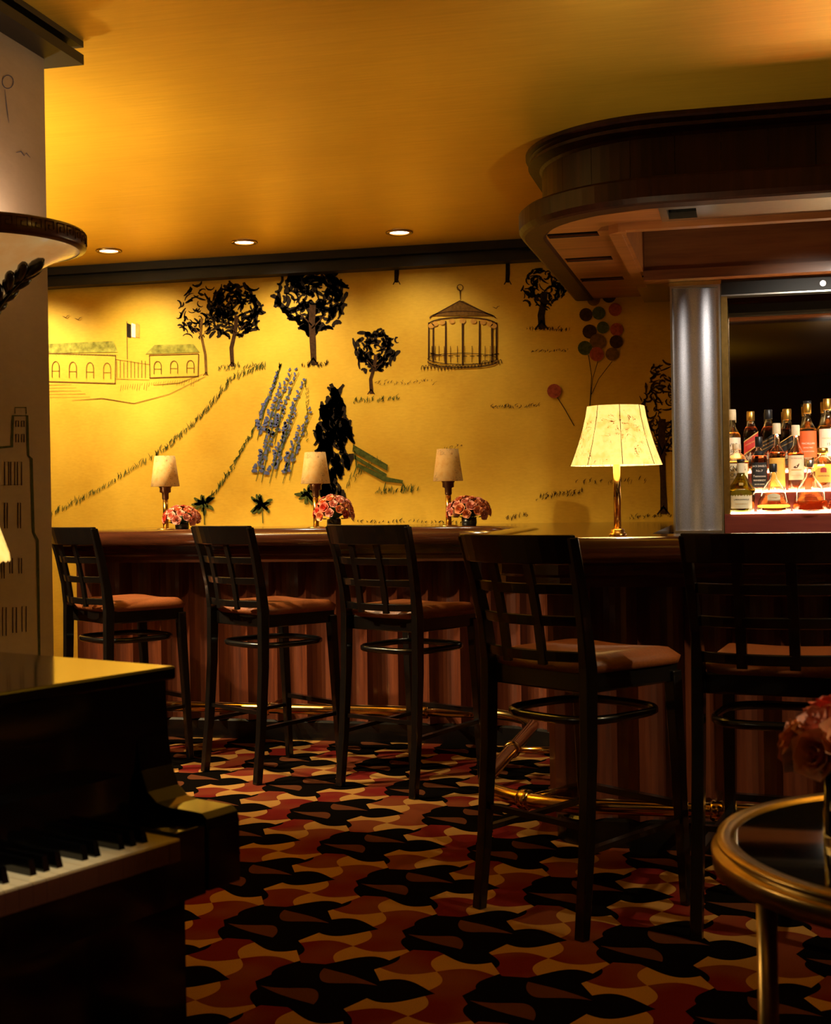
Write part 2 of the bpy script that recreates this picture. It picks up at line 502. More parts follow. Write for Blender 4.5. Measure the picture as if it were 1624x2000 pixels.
class Paint:
    """brush strokes: ribbons in sheet units laid flat on the wall"""
    def __init__(s, to_wall): s.v = []; s.f = []; s.to = to_wall
    def stroke(s, pts, w0=2.0, taper=True, jit=0.0):
        n = len(pts); base = len(s.v)
        for i, (x, y) in enumerate(pts):
            a = pts[max(i - 1, 0)]; c_ = pts[min(i + 1, n - 1)]
            dx, dy = c_[0] - a[0], c_[1] - a[1]; L = math.hypot(dx, dy) or 1
            t = i / max(1, n - 1)
            ww = w0 * ((0.35 + 0.65 * math.sin(PI * min(1, max(0, t * 0.9 + 0.08)))) if taper else 1.0) * (1 + rnd.uniform(-jit, jit))
            nx, ny = -dy / L * ww / 2, dx / L * ww / 2
            s.v.append(s.to(x + nx, y + ny)); s.v.append(s.to(x - nx, y - ny))
        for i in range(n - 1):
            s.f.append((base + 2 * i, base + 2 * i + 1, base + 2 * i + 3, base + 2 * i + 2))
        return s
    def poly(s, pts):
        b_ = len(s.v); s.v += [s.to(*p_) for p_ in pts]; s.f.append(tuple(range(b_, b_ + len(pts)))); return s
    def ell(s, cx, cy, rx, ry, n=16, a0=0):
        return s.poly([(cx + rx * math.cos(a0 + 2 * PI * i / n), cy + ry * math.sin(a0 + 2 * PI * i / n)) for i in range(n)])
    def ring(s, cx, cy, rx, ry, w0=1.5, n=18, a0=0, a1=2 * PI):
        return s.stroke([(cx + rx * math.cos(a0 + (a1 - a0) * i / n), cy + ry * math.sin(a0 + (a1 - a0) * i / n)) for i in range(n + 1)], w0, False)
    def build(s, name, mat, parent):
        me = bpy.data.meshes.new(name); me.from_pydata(s.v, [], s.f); me.update()
        o = bpy.data.objects.new(name, me); COL.objects.link(o); o.data.materials.append(MATS[mat]); o.parent = parent
        return o
LAY = [0]
def on_wall():
    LAY[0] += 1
    y = WALL_Y - 0.0012 - 0.00012 * LAY[0]
    return lambda u, v: (lambda q_: (q_[0], y, q_[1]))(sketch(u, v))

def squiggle(cx, cy, L, ang, bend, n=6):
    out = []
    for i in range(n):
        t = i / (n - 1) - 0.5
        a = ang + bend * t
        out.append((cx + L * t * math.cos(a) - bend * L * 0.25 * (0.25 - t * t) * math.sin(ang), cy + L * t * math.sin(a) + bend * L * 0.25 * (0.25 - t * t) * math.cos(ang)))
    return out

def painted_tree(cx, cy, rx, ry, foot, fx=None, mat='paint_black', n=70, w0=7.0, trunk='paint_brown', tw=9, holes=0.0):
    P = Paint(on_wall())
    for i in range(int(n * 1.7)):
        a = rnd.uniform(0, 2 * PI); r = math.sqrt(rnd.uniform(0.02, 1.0))
        x, y = cx + rx * r * math.cos(a), cy + ry * r * math.sin(a)
        L = rnd.uniform(0.22, 0.55) * min(rx, ry) * 1.2
        ang = a + PI / 2 + rnd.uniform(-0.7, 0.7) if r > 0.6 else rnd.uniform(0, PI)
        P.stroke(squiggle(x, y, L, ang, rnd.uniform(-2.2, 2.2)), rnd.uniform(0.45, 1.15) * w0 * (1.1 if r > 0.6 else 0.9), True, 0.3)
    t = P.build('painted_tree', mat, wall)
    T_ = Paint(on_wall())
    fx = cx if fx is None else fx
    T_.stroke([(fx + 1, foot), (fx - 1, (foot * 2 + cy) / 3), (cx, cy + ry * 0.75), (cx + 2, cy + ry * 0.2)], tw, False, 0.2)
    T_.stroke([(cx, cy + ry * 0.85), (cx - rx * 0.35, cy + ry * 0.45)], tw * 0.5)
    T_.stroke([(cx, cy + ry * 0.95), (cx + rx * 0.4, cy + ry * 0.5)], tw * 0.5)
    T_.stroke([(fx - tw, foot + 1), (fx, foot - tw * 1.2), (fx + tw, foot + 1)], tw * 0.5)
    T_.build('painted_trunk', trunk, t)
    return t

painted_tree(392, 612, 40, 52, 733, 402, 'paint_black', 48, 4.5, 'paint_umber', 5)
painted_tree(460, 606, 50, 52, 716, 453, 'paint_black', 80, 7, 'paint_brown', 7)
painted_tree(609, 583, 68, 62, 713, 612, 'paint_black', 95, 9, 'paint_brown', 11)
painted_tree(732, 684, 41, 42, 769, 725, 'paint_black', 55, 7, 'paint_brown', 7)
painted_tree(1062, 562, 42, 40, 643, 1058, 'paint_black', 50, 5, 'paint_black', 13)
painted_tree(1292, 800, 44, 92, 1004, 1296, 'paint_brown', 80, 4.5, 'paint_brown', 12)
# tall cypress
P = Paint(on_wall())
for i in range(130):
    t = rnd.random(); hw = 8 + 24 * math.sin(PI * min(1, t * 0.8 + 0.08))
    x, y = 650 + rnd.uniform(-1, 1) * hw, 762 + t * 215
    P.stroke(squiggle(x, y, rnd.uniform(20, 46), rnd.uniform(0.9, 2.0), rnd.uniform(-1.5, 1.5)), rnd.uniform(6, 15), True, 0.3)
P.build('painted_cypress', 'paint_black', wall)
# trunk ends hanging in from a higher tier of the drawing
for x in (775, 992):
    P = Paint(on_wall()); P.stroke([(x, 512), (x, 535), (x - 1, 552)], 8, False, 0.2).stroke([(x - 7, 556), (x, 543), (x + 7, 556)], 4)
    P.build('painted_trunk', 'paint_black', wall)
# low garden buildings with green roofs
P = Paint(on_wall())
def house(x0, x1, top, bot, slope, arches):
    P.stroke([(x0, top), (x1, top + slope)], 1.6, False, 0.4); P.stroke([(x0, bot), (x1, bot + slope)], 1.8, False, 0.4)
    P.stroke([(x0, top), (x0 + 1, bot)], 1.6, False); P.stroke([(x1, top + slope), (x1 - 1, bot + slope)], 1.8, False)
    for i in range(arches):
        x = x0 + (x1 - x0) * (i + 0.5) / arches; y = top + slope * (i + 0.5) / arches; h = (bot - top)
        P.ring(x, y + h * 0.5, 7, h * 0.22, 1.4, 10, PI, 2 * PI)
        P.stroke([(x - 7, y + h * 0.5), (x - 7, y + h * 0.85)], 1.3, False); P.stroke([(x + 7, y + h * 0.5), (x + 7, y + h * 0.85)], 1.3, False)
        P.stroke([(x - 7, y + h * 0.62), (x + 7, y + h * 0.62)], 0.9, False)
house(92, 226, 690, 745, 4, 4)
house(292, 388, 694, 738, -3, 3)
for i in range(5): P.stroke([(92, 752 + i * 6), (140 + i * 9, 751 + i * 6)], 1.4, True, 0.4)
for i in range(9): P.stroke([(228 + i * 7, 706 + rnd.uniform(-2, 2)), (228 + i * 7, 738)], 1.2, False)
P.stroke([(226, 702), (292, 712)], 1.6).stroke([(226, 740), (292, 742)], 1.6)
P.stroke([(140, 782), (200, 778), (262, 788), (330, 770), (402, 735)], 1.6, True, 0.4)
P.stroke([(300, 752), (350, 748), (398, 730)], 1.6, True, 0.4)
for i in range(34): P.stroke([(235 + i * 4.6, 760 - i * 0.4 + rnd.uniform(-6, 8)), (237 + i * 4.6, 752 - i * 0.4)], 1.2)
P.build('painted_house', 'paint_umber', wall)
P = Paint(on_wall())
P.poly([(92, 672), (222, 666), (230, 688), (92, 690)]); P.poly([(284, 692), (302, 674), (378, 672), (390, 688)])
for i in range(26): P.stroke([(92 + i * 5.4, 691 + rnd.uniform(-1, 2)), (95 + i * 5.4, 695)], 1.4)
P.build('painted_roof', 'paint_olive', wall)
# small pennant on a pole
P = Paint(on_wall()); P.stroke([(248, 628), (249, 702)], 1.4, False); P.build('painted_pole', 'paint_umber', wall)
for x, mt in ((248, 'paint_black'), (257, 'paint_white'), (265, 'paint_ochre')):
    P = Paint(on_wall()); P.poly([(x, 631), (x + 8, 634), (x + 8, 660), (x, 658)]); P.build('painted_pennant', mt, wall)
# grassy path edges
def grass_line(pts, n, h, mat='paint_green', w0=1.6, spread=4):
    P_ = Paint(on_wall())
    for i in range(n):
        t = i / (n - 1) * (len(pts) - 1); j = min(int(t), len(pts) - 2); f_ = t - j
        x = pts[j][0] + (pts[j + 1][0] - pts[j][0]) * f_ + rnd.uniform(-spread, spread); y = pts[j][1] + (pts[j + 1][1] - pts[j][1]) * f_ + rnd.uniform(-spread, spread)
        hh = h * rnd.uniform(0.5, 1.2)
        P_.stroke([(x, y), (x + rnd.uniform(-2, 3), y - hh * 0.5), (x + rnd.uniform(-2, 5), y - hh)], w0 * rnd.uniform(0.6, 1.3))
    return P_.build('painted_grass', mat, wall)
grass_line([(98, 1010), (190, 962), (300, 895), (352, 855), (410, 800), (450, 745), (515, 720)], 190, 12, spread=3)
grass_line([(405, 985), (450, 925), (500, 835), (530, 770), (547, 718)], 95, 13, 'paint_green', 2.4, 2)
grass_line([(598, 745), (600, 800), (596, 860)], 26, 9, 'paint_green', 1.6, 2)
grass_line([(425, 722), (520, 718)], 30, 9); grass_line([(590, 715), (640, 715)], 24, 9, 'paint_black')
grass_line([(690, 785), (780, 782)], 34, 9, 'paint_green'); grass_line([(730, 750), (850, 748)], 26, 5, 'paint_brown', 1.2)
grass_line([(960, 797), (1055, 795)], 30, 6, 'paint_brown', 1.5, 2); grass_line([(1030, 645), (1110, 646)], 32, 7, 'paint_brown', 1.5, 2)
grass_line([(1038, 688), (1110, 686)], 22, 4, 'paint_brown', 1.5, 2); grass_line([(1050, 975), (1140, 962)], 40, 8, 'paint_brown', 1.6, 4)
grass_line([(1130, 948), (1260, 940)], 22, 9, 'paint_brown', 1.3, 6); grass_line([(1230, 1013), (1310, 1008)], 24, 7, 'paint_brown', 1.4, 3)
grass_line([(735, 965), (812, 960)], 30, 12, 'paint_green', 1.8, 3); grass_line([(990, 1016), (1030, 1008)], 16, 9, 'paint_brown', 1.4, 3)
grass_line([(690, 1020), (900, 1022)], 26, 7, 'paint_black', 1.8, 2); grass_line([(680, 950), (740, 900)], 18, 14, 'paint_green', 1.6, 6)
grass_line([(860, 880), (900, 872)], 14, 5, 'paint_umber', 1.2, 3)
# bed of tall blue flowers beside the path
P = Paint(on_wall()); G = Paint(on_wall())
for i in range(11):
    bx = 500 + (i % 6) * 13 + rnd.uniform(-3, 3); by = 935 - (i // 6) * 75 + rnd.uniform(-12, 8)
    L = rnd.uniform(95, 140)
    for k_ in range(15):
        t = k_ / 15
        x = bx + 46 * (t * L / 130) + rnd.uniform(-1, 1) * 6 * (1 - t * 0.7)
        P.stroke(squiggle(x, by - 14 - t * L, 12 * (1.1 - 0.5 * t), rnd.uniform(0, PI), 1.2, 4), 7 * (1.1 - 0.6 * t))
    G.stroke([(bx, by + 8), (bx + 14, by - L * 0.45), (bx + 46 * L / 130, by - L)], 2.2)
G.build('painted_stem', 'paint_green', wall); P.build('painted_flower_bed', 'paint_blue', wall)
# leafy plants low on the wall
for cx_, cy_, nn, fo in ((398, 983, 16, 1025), (512, 985, 18, 1022), (600, 965, 14, 985)):
    P = Paint(on_wall())
    for i in range(nn):
        a = rnd.uniform(0, 2 * PI); r = rnd.uniform(4, 20)
        P.stroke(squiggle(cx_ + r * math.cos(a), cy_ + 0.8 * r * math.sin(a), 17, a, 0.6, 5), 7)
    P.stroke([(cx_, cy_), (cx_ + 2, fo)], 1.8, False)
    P.build('painted_shrub', 'paint_green', wall)
# empty garden bench
P = Paint(on_wall())
P.poly([(690, 868), (758, 908), (757, 920), (689, 882)]); P.poly([(692, 888), (756, 926), (755, 932), (692, 896)])
P.poly([(700, 905), (756, 932), (788, 938), (786, 944), (750, 940), (698, 912)])
P.stroke([(693, 880), (697, 912), (690, 932)], 3).stroke([(754, 942), (750, 958), (756, 964)], 3).stroke([(786, 942), (792, 954), (788, 964)], 3)
P.build('painted_bench', 'paint_green', wall)
# round garden pavilion
P = Paint(on_wall())
P.poly([(846, 617), (897, 588), (905, 588), (962, 617)])
P.build('painted_roof', 'paint_umber', wall)
P = Paint(on_wall())
P.stroke([(846, 617), (898, 588), (964, 618)], 2.2, False, 0.3)
P.ring(904, 622, 64, 14, 2, 22, PI, 2 * PI); P.ring(904, 634, 66, 14, 2, 22, PI, 2 * PI)
P.ring(904, 706, 68, 12, 2.2, 22, 0, PI); P.ring(904, 700, 68, 12, 1.6, 22, 0, PI); P.ring(904, 700, 66, 10, 1.2, 22, PI, 2 * PI)
for i in range(7):
    a = PI * i / 6; x = 904 - 66 * math.cos(a); e = 11 * math.sin(a)
    P.stroke([(x, 630 - e * 0.3), (x, 702 + e)], 3, False, 0.2)
for i in range(14):
    a = PI * i / 14; x = 904 - 64 * math.cos(a)
    P.stroke([(x, 690 + 6 * math.sin(a)), (x + 9, 690 + 6 * math.sin(a))], 1.4, False)
    P.stroke([(x + 4, 676), (x + 4, 700 + 8 * math.sin(a))], 1.0, False)
for i in range(24): P.ring(826 + i * 6.6, 722 + (4 if 4 < i < 18 else 0) - (i * 0.5), 3, 8, 1.2, 6, PI, 2 * PI)
P.stroke([(900, 588), (899, 568), (893, 560)], 1.8).ring(899, 562, 6, 6, 1.3, 10)
P.build('painted_pavilion', 'paint_brown', wall)
P = Paint(on_wall())
for i in range(9):
    a = PI * (i + 0.5) / 9; P.ell(904 - 62 * math.cos(a), 634 - 12 * math.sin(a) + 5, 6, 5, 10)
P.build('painted_valance', 'paint_ochre', wall)
# balloons
P = Paint(on_wall())
bal = [(1152, 648, 14), (1178, 640, 12), (1205, 644, 13), (1168, 668, 16), (1204, 668, 13), (1143, 680, 14), (1166, 692, 14), (1196, 692, 13), (1145, 615, 13), (1170, 612, 13), (1202, 605, 13), (1160, 585, 13), (1190, 578, 14)]
for i, (x, y, r) in enumerate(bal):
    Q = Paint(on_wall()); Q.ell(x, y, r, r); Q.build('painted_balloon', ['paint_brown', 'paint_green', 'paint_red', 'paint_umber'][i % 4], wall)
    P.ring(x, y, r * 0.5, r * 0.5, 1.2, 12)
P.stroke([(1150, 694), (1156, 735), (1152, 800)], 1.4, False).stroke([(1168, 706), (1158, 740), (1152, 800)], 1.2, False).stroke([(1196, 706), (1170, 740), (1156, 770)], 1.2, False)
P.stroke([(1088, 775), (1104, 800), (1122, 832)], 1.4, False)
P.build('painted_string', 'paint_black', wall)
Q = Paint(on_wall()); Q.ell(1083, 764, 14, 14); Q.build('painted_balloon', 'paint_red', wall)
# gulls
P = Paint(on_wall())
for x, y in ((130, 620), (154, 624), (970, 602)):
    P.stroke([(x - 7, y - 2), (x - 2, y), (x, y + 1), (x + 3, y - 3), (x + 7, y - 4)], 1.6)
P.build('painted_gull', 'paint_umber', wall)

# pier painting: tall buildings
def on_pier(u, v):
    u2, v2 = u - 0.0165 * (v - 1000), v + 0.0165 * (u - 812)
    k_ = (u2 - 812) / 2674.0
    d = -1.985 / (k_ * TC - TS)
    return (-1.9835, k_ * d * TS + d * TC, 1.22 - (v2 - 972) / 2674.0 * d)
P = Paint(on_pier)
P.stroke([(-20, 876), (22, 872), (24, 812), (52, 812), (54, 890), (60, 896), (64, 1040), (72, 1055), (76, 1290)], 5, False, 0.2)
P.stroke([(28, 808), (28, 796), (50, 796), (50, 808)], 2, False)
P.build('painted_skyline', 'paint_green', pier)
P = Paint(on_pier)
for (x, y, w_, h) in [(30, 822, 5, 12), (41, 822, 5, 12), (30, 848, 5, 16), (41, 848, 5, 16), (8, 902, 8, 46), (20, 902, 8, 46), (33, 902, 8, 46), (8, 982, 5, 50), (34, 982, 5, 50),
                      (2, 1090, 5, 40), (18, 1090, 5, 30), (36, 1090, 5, 30), (4, 1186, 7, 56), (24, 1186, 7, 50), (42, 1184, 8, 50)]:
    P.stroke([(x, y + h), (x, y), (x + w_, y), (x + w_, y + h)], 1.8, False, 0.2)
P.stroke([(0, 948), (40, 946)], 1.6)
P.build('painted_window', 'paint_brown', pier)
P = Paint(on_pier)
P.ring(14, 160, 11, 13, 1.6, 14); P.stroke([(8, 175), (12, 210), (16, 240)], 1.6); P.stroke([(30, 298), (40, 296), (46, 304), (50, 299), (58, 308)], 2)
P.build('painted_gull', 'paint_blue', pier)

# ------------------------------------------------------------------ downlights over the mural
def downlight(x, y, label, tx, power):
    r_ = empty('downlight', label, 'ceiling light', (x, y, CEIL), 0, 'recessed ceiling downlights along the mural')
    MB().lathe([(0.050, -0.001), (0.070, -0.001), (0.072, -0.006), (0.066, -0.010), (0.052, -0.008)], 28, caps=False).build('trim_ring', 'brass_aged', r_)
    MB().lathe([(0.0, -0.002), (0.052, -0.003)], 28).build('lens', 'lamp_lens', r_)
    spot('downlight_beam', (x, y, CEIL - 0.02), (tx, WALL_Y, 1.5), power, 110, 1.0, 0.05, WHITE_WARM)
    spot('downlight_core', (x, y, CEIL - 0.02), (tx, WALL_Y, 1.5), power * 0.55, 36, 1.0, 0.05, WHITE_WARM)
downlight(-3.356, 6.89, 'recessed round downlight nearest the pale pier', -3.35, 75)
downlight(-2.57, 6.89, 'recessed round downlight, middle one of three along the mural', -2.45, 60)
downlight(-1.717, 6.89, 'recessed round downlight nearest the wooden canopy', -1.75, 26)

# ------------------------------------------------------------------ bar counter
BT = 1.083
XL = -3.42
def edge_path(d, x0=XL, x1=2.6):
    """plan line of the customer-side edge moved inwards by d"""
    pts = [(x0, 6.28 + d)]
    pts += [(-1.3 - 0.001 - 0.35 * t, 6.28 + d) for t in (3, 2, 1, 0)]
    for i in range(11):
        a = R(90 - 9 * i); pts.append((-1.3 + (0.3 + d) * math.cos(a), 5.98 + (0.3 + d) * math.sin(a)))
    for t in range(1, 6): pts.append((-1.0 + d, 5.98 - (5.98 - 4.9) * t / 6))
    rr = max(0.02, 0.48 - d)
    for i in range(15):
        a = R(180 + 90 * i / 14); pts.append((-0.52 + rr * math.cos(a), 4.9 + rr * math.sin(a)))
    for t in range(1, 8): pts.append((-0.52 + (x1 + 0.52) * t / 7, 4.42 + d))
    return pts
inner = lambda d: edge_path(-d)
bar = empty('bar_counter', 'long curved mahogany bar counter with fluted front and brass foot rail', 'bar', (0, 0, 0))
top = edge_path(0.05)
MB().prism(top + [(2.6, 5.15), (-0.335, 5.15), (-0.335, 7.395), (XL, 7.395)], BT - 0.05, BT - 0.012).build('bar_top', 'mahogany_dark', bar)
# rounded arm rail
prof = []
for i in range(13):
    a = R(90 + 180 * i / 12)
    prof.append((-(0.042 * math.cos(a)) - 0.042, BT - 0.043 + 0.043 * math.sin(a)))
prof += [(-0.12, BT - 0.086), (-0.12, BT - 0.012), (-0.10, BT - 0.004)]
MB().sweep(inner, prof).build('arm_rail', 'mahogany_dark', bar)
MB().sweep(inner, [(-0.10, BT - 0.08), (-0.10, 0.955), (-0.115, 0.945), (-0.115, 0.915), (-0.26, 0.905), (-0.27, BT - 0.08)], False).build('apron', 'mahogany_dark', bar)
MB().prism(edge_path(0.372) + [(2.6, 5.10), (-0.34, 5.10), (-0.34, 7.39), (XL + 0.01, 7.39)], 0.0, BT - 0.06).build('carcass', 'mahogany_dark', bar)
MB().sweep(inner, [(-0.33, 0.0), (-0.33, 0.09), (-0.34, 0.10), (-0.38, 0.10), (-0.38, 0.0)], False).build('plinth', 'ebony', bar)
# fluted panels: one board per flute
line = edge_path(0.30)
cum = [0.0]
for a_, b_ in zip(line, line[1:]): cum.append(cum[-1] + math.hypot(b_[0] - a_[0], b_[1] - a_[1]))
def at_len(s_):
    s_ = min(max(s_, 0), cum[-1] - 1e-6)
    for i in range(len(cum) - 1):
        if cum[i + 1] >= s_:
            t = (s_ - cum[i]) / (cum[i + 1] - cum[i] or 1); a_, b_ = line[i], line[i + 1]
            d = Vector((b_[0] - a_[0], b_[1] - a_[1])).normalized()
            return Vector((a_[0] + (b_[0] - a_[0]) * t, a_[1] + (b_[1] - a_[1]) * t)), Vector((-d.y, d.x))
PW = 0.158
NP_ = int(cum[-1] / PW)
flute_me = {}
for i in range(NP_):
    s0, s1 = i * PW, (i + 1) * PW - 0.0012
    n = 8; front = []
    for k_ in range(n + 1):
        t = k_ / n; pt, nr = at_len(s0 + (s1 - s0) * t)
        front.append(pt + nr * (0.058 * math.sin(PI * t) ** 0.8))
    back = [at_len(s0)[0] + at_len(s0 + 0.001)[1] * 0.066, at_len(s1)[0] + at_len(s1 - 0.001)[1] * 0.066]
    poly = [(p_.x, p_.y) for p_ in front] + [(back[1].x, back[1].y), (back[0].x, back[0].y)]
    o = MB().prism(poly, 0.10, 0.912).build('panel', 'mahogany', bar)
    for p_ in o.data.polygons:
        pass
# brass foot rail with brackets
rail_line = [(x, y, 0.20) for x, y in edge_path(0.075, XL + 0.05, 2.5)]
fr = MB().tube(rail_line, 0.026, 14).build('foot_rail', 'brass', bar)
br_pts = [at for at in [(-3.1, 6.28, 0), (-2.3, 6.28, 0), (-1.5, 6.28, 0), (-1.0, 5.45, 1), (-0.74, 4.48, 2), (-0.1, 4.42, 3), (0.7, 4.42, 3), (1.5, 4.42, 3)]]
for x, y, k_ in br_pts:
    if k_ in (0, 3): a_, b_, axis = (x, y + 0.075, 0.2), (x, y + 0.33, 0.2), 'x'
    elif k_ == 1: a_, b_, axis = (x + 0.075, y, 0.2), (x + 0.33, y, 0.2), 'y'
    else: a_, b_, axis = (-0.52 - 0.405 * 0.52, 4.9 - 0.405 * 0.854, 0.2), (-0.52 - 0.1 * 0.52, 4.9 - 0.1 * 0.854, 0.2), 'd'
    mb = MB().tube([a_, b_], 0.014, 10)
    q0 = Vector(a_)
    dr = {'x': Vector((1, 0, 0)), 'y': Vector((0, 1, 0)), 'd': Vector((0.854, -0.52, 0))}[axis]
    mb.tube([q0 - dr * 0.022, q0 - dr * 0.014, q0 + dr * 0.014, q0 + dr * 0.022], [0.030, 0.035, 0.035, 0.030], 14)
    mb.build('rail_bracket', 'brass', fr)

# ------------------------------------------------------------------ canopy over the bar
can = empty('bar_canopy', 'curved mahogany canopy hanging from the ceiling over the bar', 'canopy', (0, 0, 2.265))
can_off = Vector((0, 0, -2.265))
def cpath(d, x1=2.6, r0=0.62):
    """plan line of the canopy edge moved inwards by d: from the wall forward, round the corner, then right"""
    xl, yf = -0.87, 5.0
    pts = [(xl + d, 7.395), (xl + d, 6.6)]
    rr = r0 - d; cx_, cy_ = xl + r0, yf + r0
    for i in range(19):
        a = R(180 + 90 * i / 18); pts.append((cx_ + rr * math.cos(a), cy_ + rr * math.sin(a)))
    pts += [(x1 - 1.2, yf + d), (x1, yf + d)]
    return pts
cinner = lambda d: cpath(-d)
def cb(mb, name, mat, parent=can, **kw):
    mb.v = [(x, y, z - 2.265) for x, y, z in mb.v]
    return mb.build(name, mat, parent, **kw)
cb(MB().sweep(cinner, [(-0.30, 2.60), (-0.02, 2.60), (-0.02, 2.585), (-0.035, 2.58), (-0.05, 2.568), (-0.03, 2.56), (-0.03, 2.548), (-0.075, 2.535), (-0.09, 2.52), (-0.30, 2.52)], False), 'top_moulding', 'mahogany_canopy')
cb(MB().sweep(cinner, [(0.0, 2.365), (0.012, 2.355), (0.012, 2.29), (0.0, 2.272), (-0.012, 2.266), (-0.088, 2.266), (-0.1, 2.272), (-0.1, 2.365)], False), 'lip', 'mahogany_canopy')
# fascia boards between lip and moulding
cl = cpath(0.085)
ccum = [0.0]
for a_, b_ in zip(cl, cl[1:]): ccum.append(ccum[-1] + math.hypot(b_[0] - a_[0], b_[1] - a_[1]))
def cat(s_):
    s_ = min(max(s_, 0), ccum[-1] - 1e-6)
    for i in range(len(ccum) - 1):
        if ccum[i + 1] >= s_:
            t = (s_ - ccum[i]) / (ccum[i + 1] - ccum[i] or 1); a_, b_ = cl[i], cl[i + 1]
            d = Vector((b_[0] - a_[0], b_[1] - a_[1])).normalized()
            return Vector((a_[0] + (b_[0] - a_[0]) * t, a_[1] + (b_[1] - a_[1]) * t)), Vector((-d.y, d.x))
s_ = 0.0
while s_ < ccum[-1] - 0.01:
    e_ = min(s_ + 0.165, ccum[-1]) - 0.002
    fr_ = [cat(s_ + (e_ - s_) * t / 4) for t in range(5)]
    poly = [(p_.x, p_.y) for p_, n_ in fr_] + [((p_ + n_ * 0.02).x, (p_ + n_ * 0.02).y) for p_, n_ in reversed(fr_)]
    cb(MB().prism(poly, 2.355, 2.545), 'fascia_board', 'mahogany_canopy')
    s_ += 0.165
cb(MB().sweep(cinner, [(-0.112, 2.36), (-0.112, 2.54), (-0.14, 2.54), (-0.14, 2.36)], False), 'core', 'mahogany_dark')
# soffit: left border with three light slots, front border, coffer
SO = 2.274
SX = [(-0.765, -0.55)]
slots_y = [(5.50, 5.60), (6.09, 6.19), (6.68, 6.78)]
outer = cpath(0.10)
left = [p_ for p_ in outer if p_[0] <= -0.765 + 1e-6 or p_[1] > 5.35]
# left border as strips leaving real openings
def strip(name, x0, x1, y0, y1, mat='mahogany_x', z0=SO, z1=SO + 0.03):
    return cb(MB().box(x0, x1, y0, y1, z0, z1), name, mat)
corner = [p_ for p_ in outer[2:21]]
lx = -0.77
arc_in = []
cb(MB().prism([p_ for p_ in corner if p_[0] <= lx] + [(lx, 7.39), (lx, 5.27)] if False else [(-0.77, 7.39)] + [p_ for p_ in corner if p_[1] > 5.4 and p_[0] < -0.765] + [(-0.762, 5.40), (-0.762, 7.39)], SO, SO + 0.03), 'soffit_board', 'mahogany_x')
cb(MB().prism([(-0.762, 5.499)] + [p_ for p_ in corner if p_[1] < 5.499 and p_[0] > -0.762] + [(-0.29, 5.10), (-0.29, 5.36), (-0.45, 5.36), (-0.53, 5.42), (-0.555, 5.499)], SO, SO + 0.03), 'soffit_board', 'mahogany_x')
for a_, b_ in ((5.60, 6.09), (6.19, 6.68), (6.78, 7.39)):
    strip('soffit_board', -0.762, -0.555, a_, b_)
strip('soffit_board', -0.555, -0.50, 5.4995, 7.39)
for a_, b_ in slots_y:
    sl = cb(MB().box(-0.762, -0.555, a_, b_, SO + 0.06, SO + 0.08).box(-0.762, -0.555, b_ - 0.004, b_, SO, SO + 0.06).box(-0.762, -0.555, a_, a_ + 0.004, SO + 0.02, SO + 0.06), 'light_slot', 'void')
    cb(MB().box(-0.762, -0.758, a_, b_, SO - 0.003, SO + 0.06).box(-0.758, -0.555, b_ - 0.012, b_ - 0.006, SO + 0.002, SO + 0.012), 'slot_edge', 'brass', sl)
    sl.data.update()
# front border: polished metal strip with a square opening
st = cb(MB().box(-0.29, -0.262, 5.10, 5.36, SO - 0.006, SO + 0.02).box(-0.262, -0.155, 5.10, 5.14, SO - 0.006, SO + 0.02).box(-0.262, -0.155, 5.32, 5.36, SO - 0.006, SO + 0.02).box(-0.155, 0.545, 5.10, 5.36, SO - 0.006, SO + 0.02).box(0.655, 1.245, 5.10, 5.36, SO - 0.006, SO + 0.02).box(1.355, 2.55, 5.10, 5.36, SO - 0.006, SO + 0.02), 'metal_strip', 'bronze_strip' if 'bronze_strip' in MATS else 'steel')
cb(MB().box(-0.262, -0.155, 5.14, 5.32, SO + 0.075, SO + 0.085).box(-0.262, -0.155, 5.321, 5.33, SO + 0.018, SO + 0.075).box(-0.262, -0.155, 5.128, 5.138, SO + 0.018, SO + 0.075), 'light_slot', 'void')
# coffer frame and inside
cb(MB().box(-0.50, -0.45, 5.42, 6.84, SO - 0.035, SO + 0.05), 'coffer_frame', 'mahogany_x')
cb(MB().box(-0.45, 2.55, 5.36, 5.41, SO - 0.03, SO + 0.04), 'coffer_frame', 'mahogany_x')
cb(MB().prism([(-0.50, 5.43), (-0.50, 5.40), (-0.46, 5.365), (-0.43, 5.36), (-0.43, 5.41), (-0.45, 5.43)], SO - 0.035, SO + 0.05), 'coffer_frame', 'mahogany_x')
cb(MB().box(-0.45, -0.435, 5.41, 6.5, SO - 0.03, SO + 0.2), 'coffer_side', 'mahogany_x')
cb(MB().box(-0.45, 2.55, 5.36, 7.39, SO + 0.2, SO + 0.22), 'coffer_top', 'mahogany_dark')
hd = cb(MB().box(-0.435, 2.55, 6.46, 6.52, 2.25, SO + 0.2), 'header_board', 'mahogany_x')
cb(MB().box(-0.435, 2.55, 6.40, 6.52, 2.205, 2.25), 'header_moulding', 'mahogany_x')
cb(MB().box(-0.50, 2.55, 6.52, 7.39, 2.24, 2.26), 'header_soffit', 'mahogany_dark')

def rebase(root, loc):
    '''move a thing's origin to its base without moving the thing'''
    d = Vector(loc) - root.location
    for ch in root.children_recursive: ch.data.transform(Matrix.Translation(-d))
    root.location = loc
rebase(bar, (-0.9, 5.6, 0.0))
rebase(can, (0.2, 5.9, 2.265))

# ------------------------------------------------------------------ back bar
bb = empty('back_bar', 'back bar display with mirror, lit stepped shelves and fluted metal pilaster', 'cabinet', (0, 6.5, 0))
def bk(mb, name, mat, parent=bb, **kw):
    mb.v = [(x, y - 6.5, z) for x, y, z in mb.v]
    return mb.build(name, mat, parent, **kw)
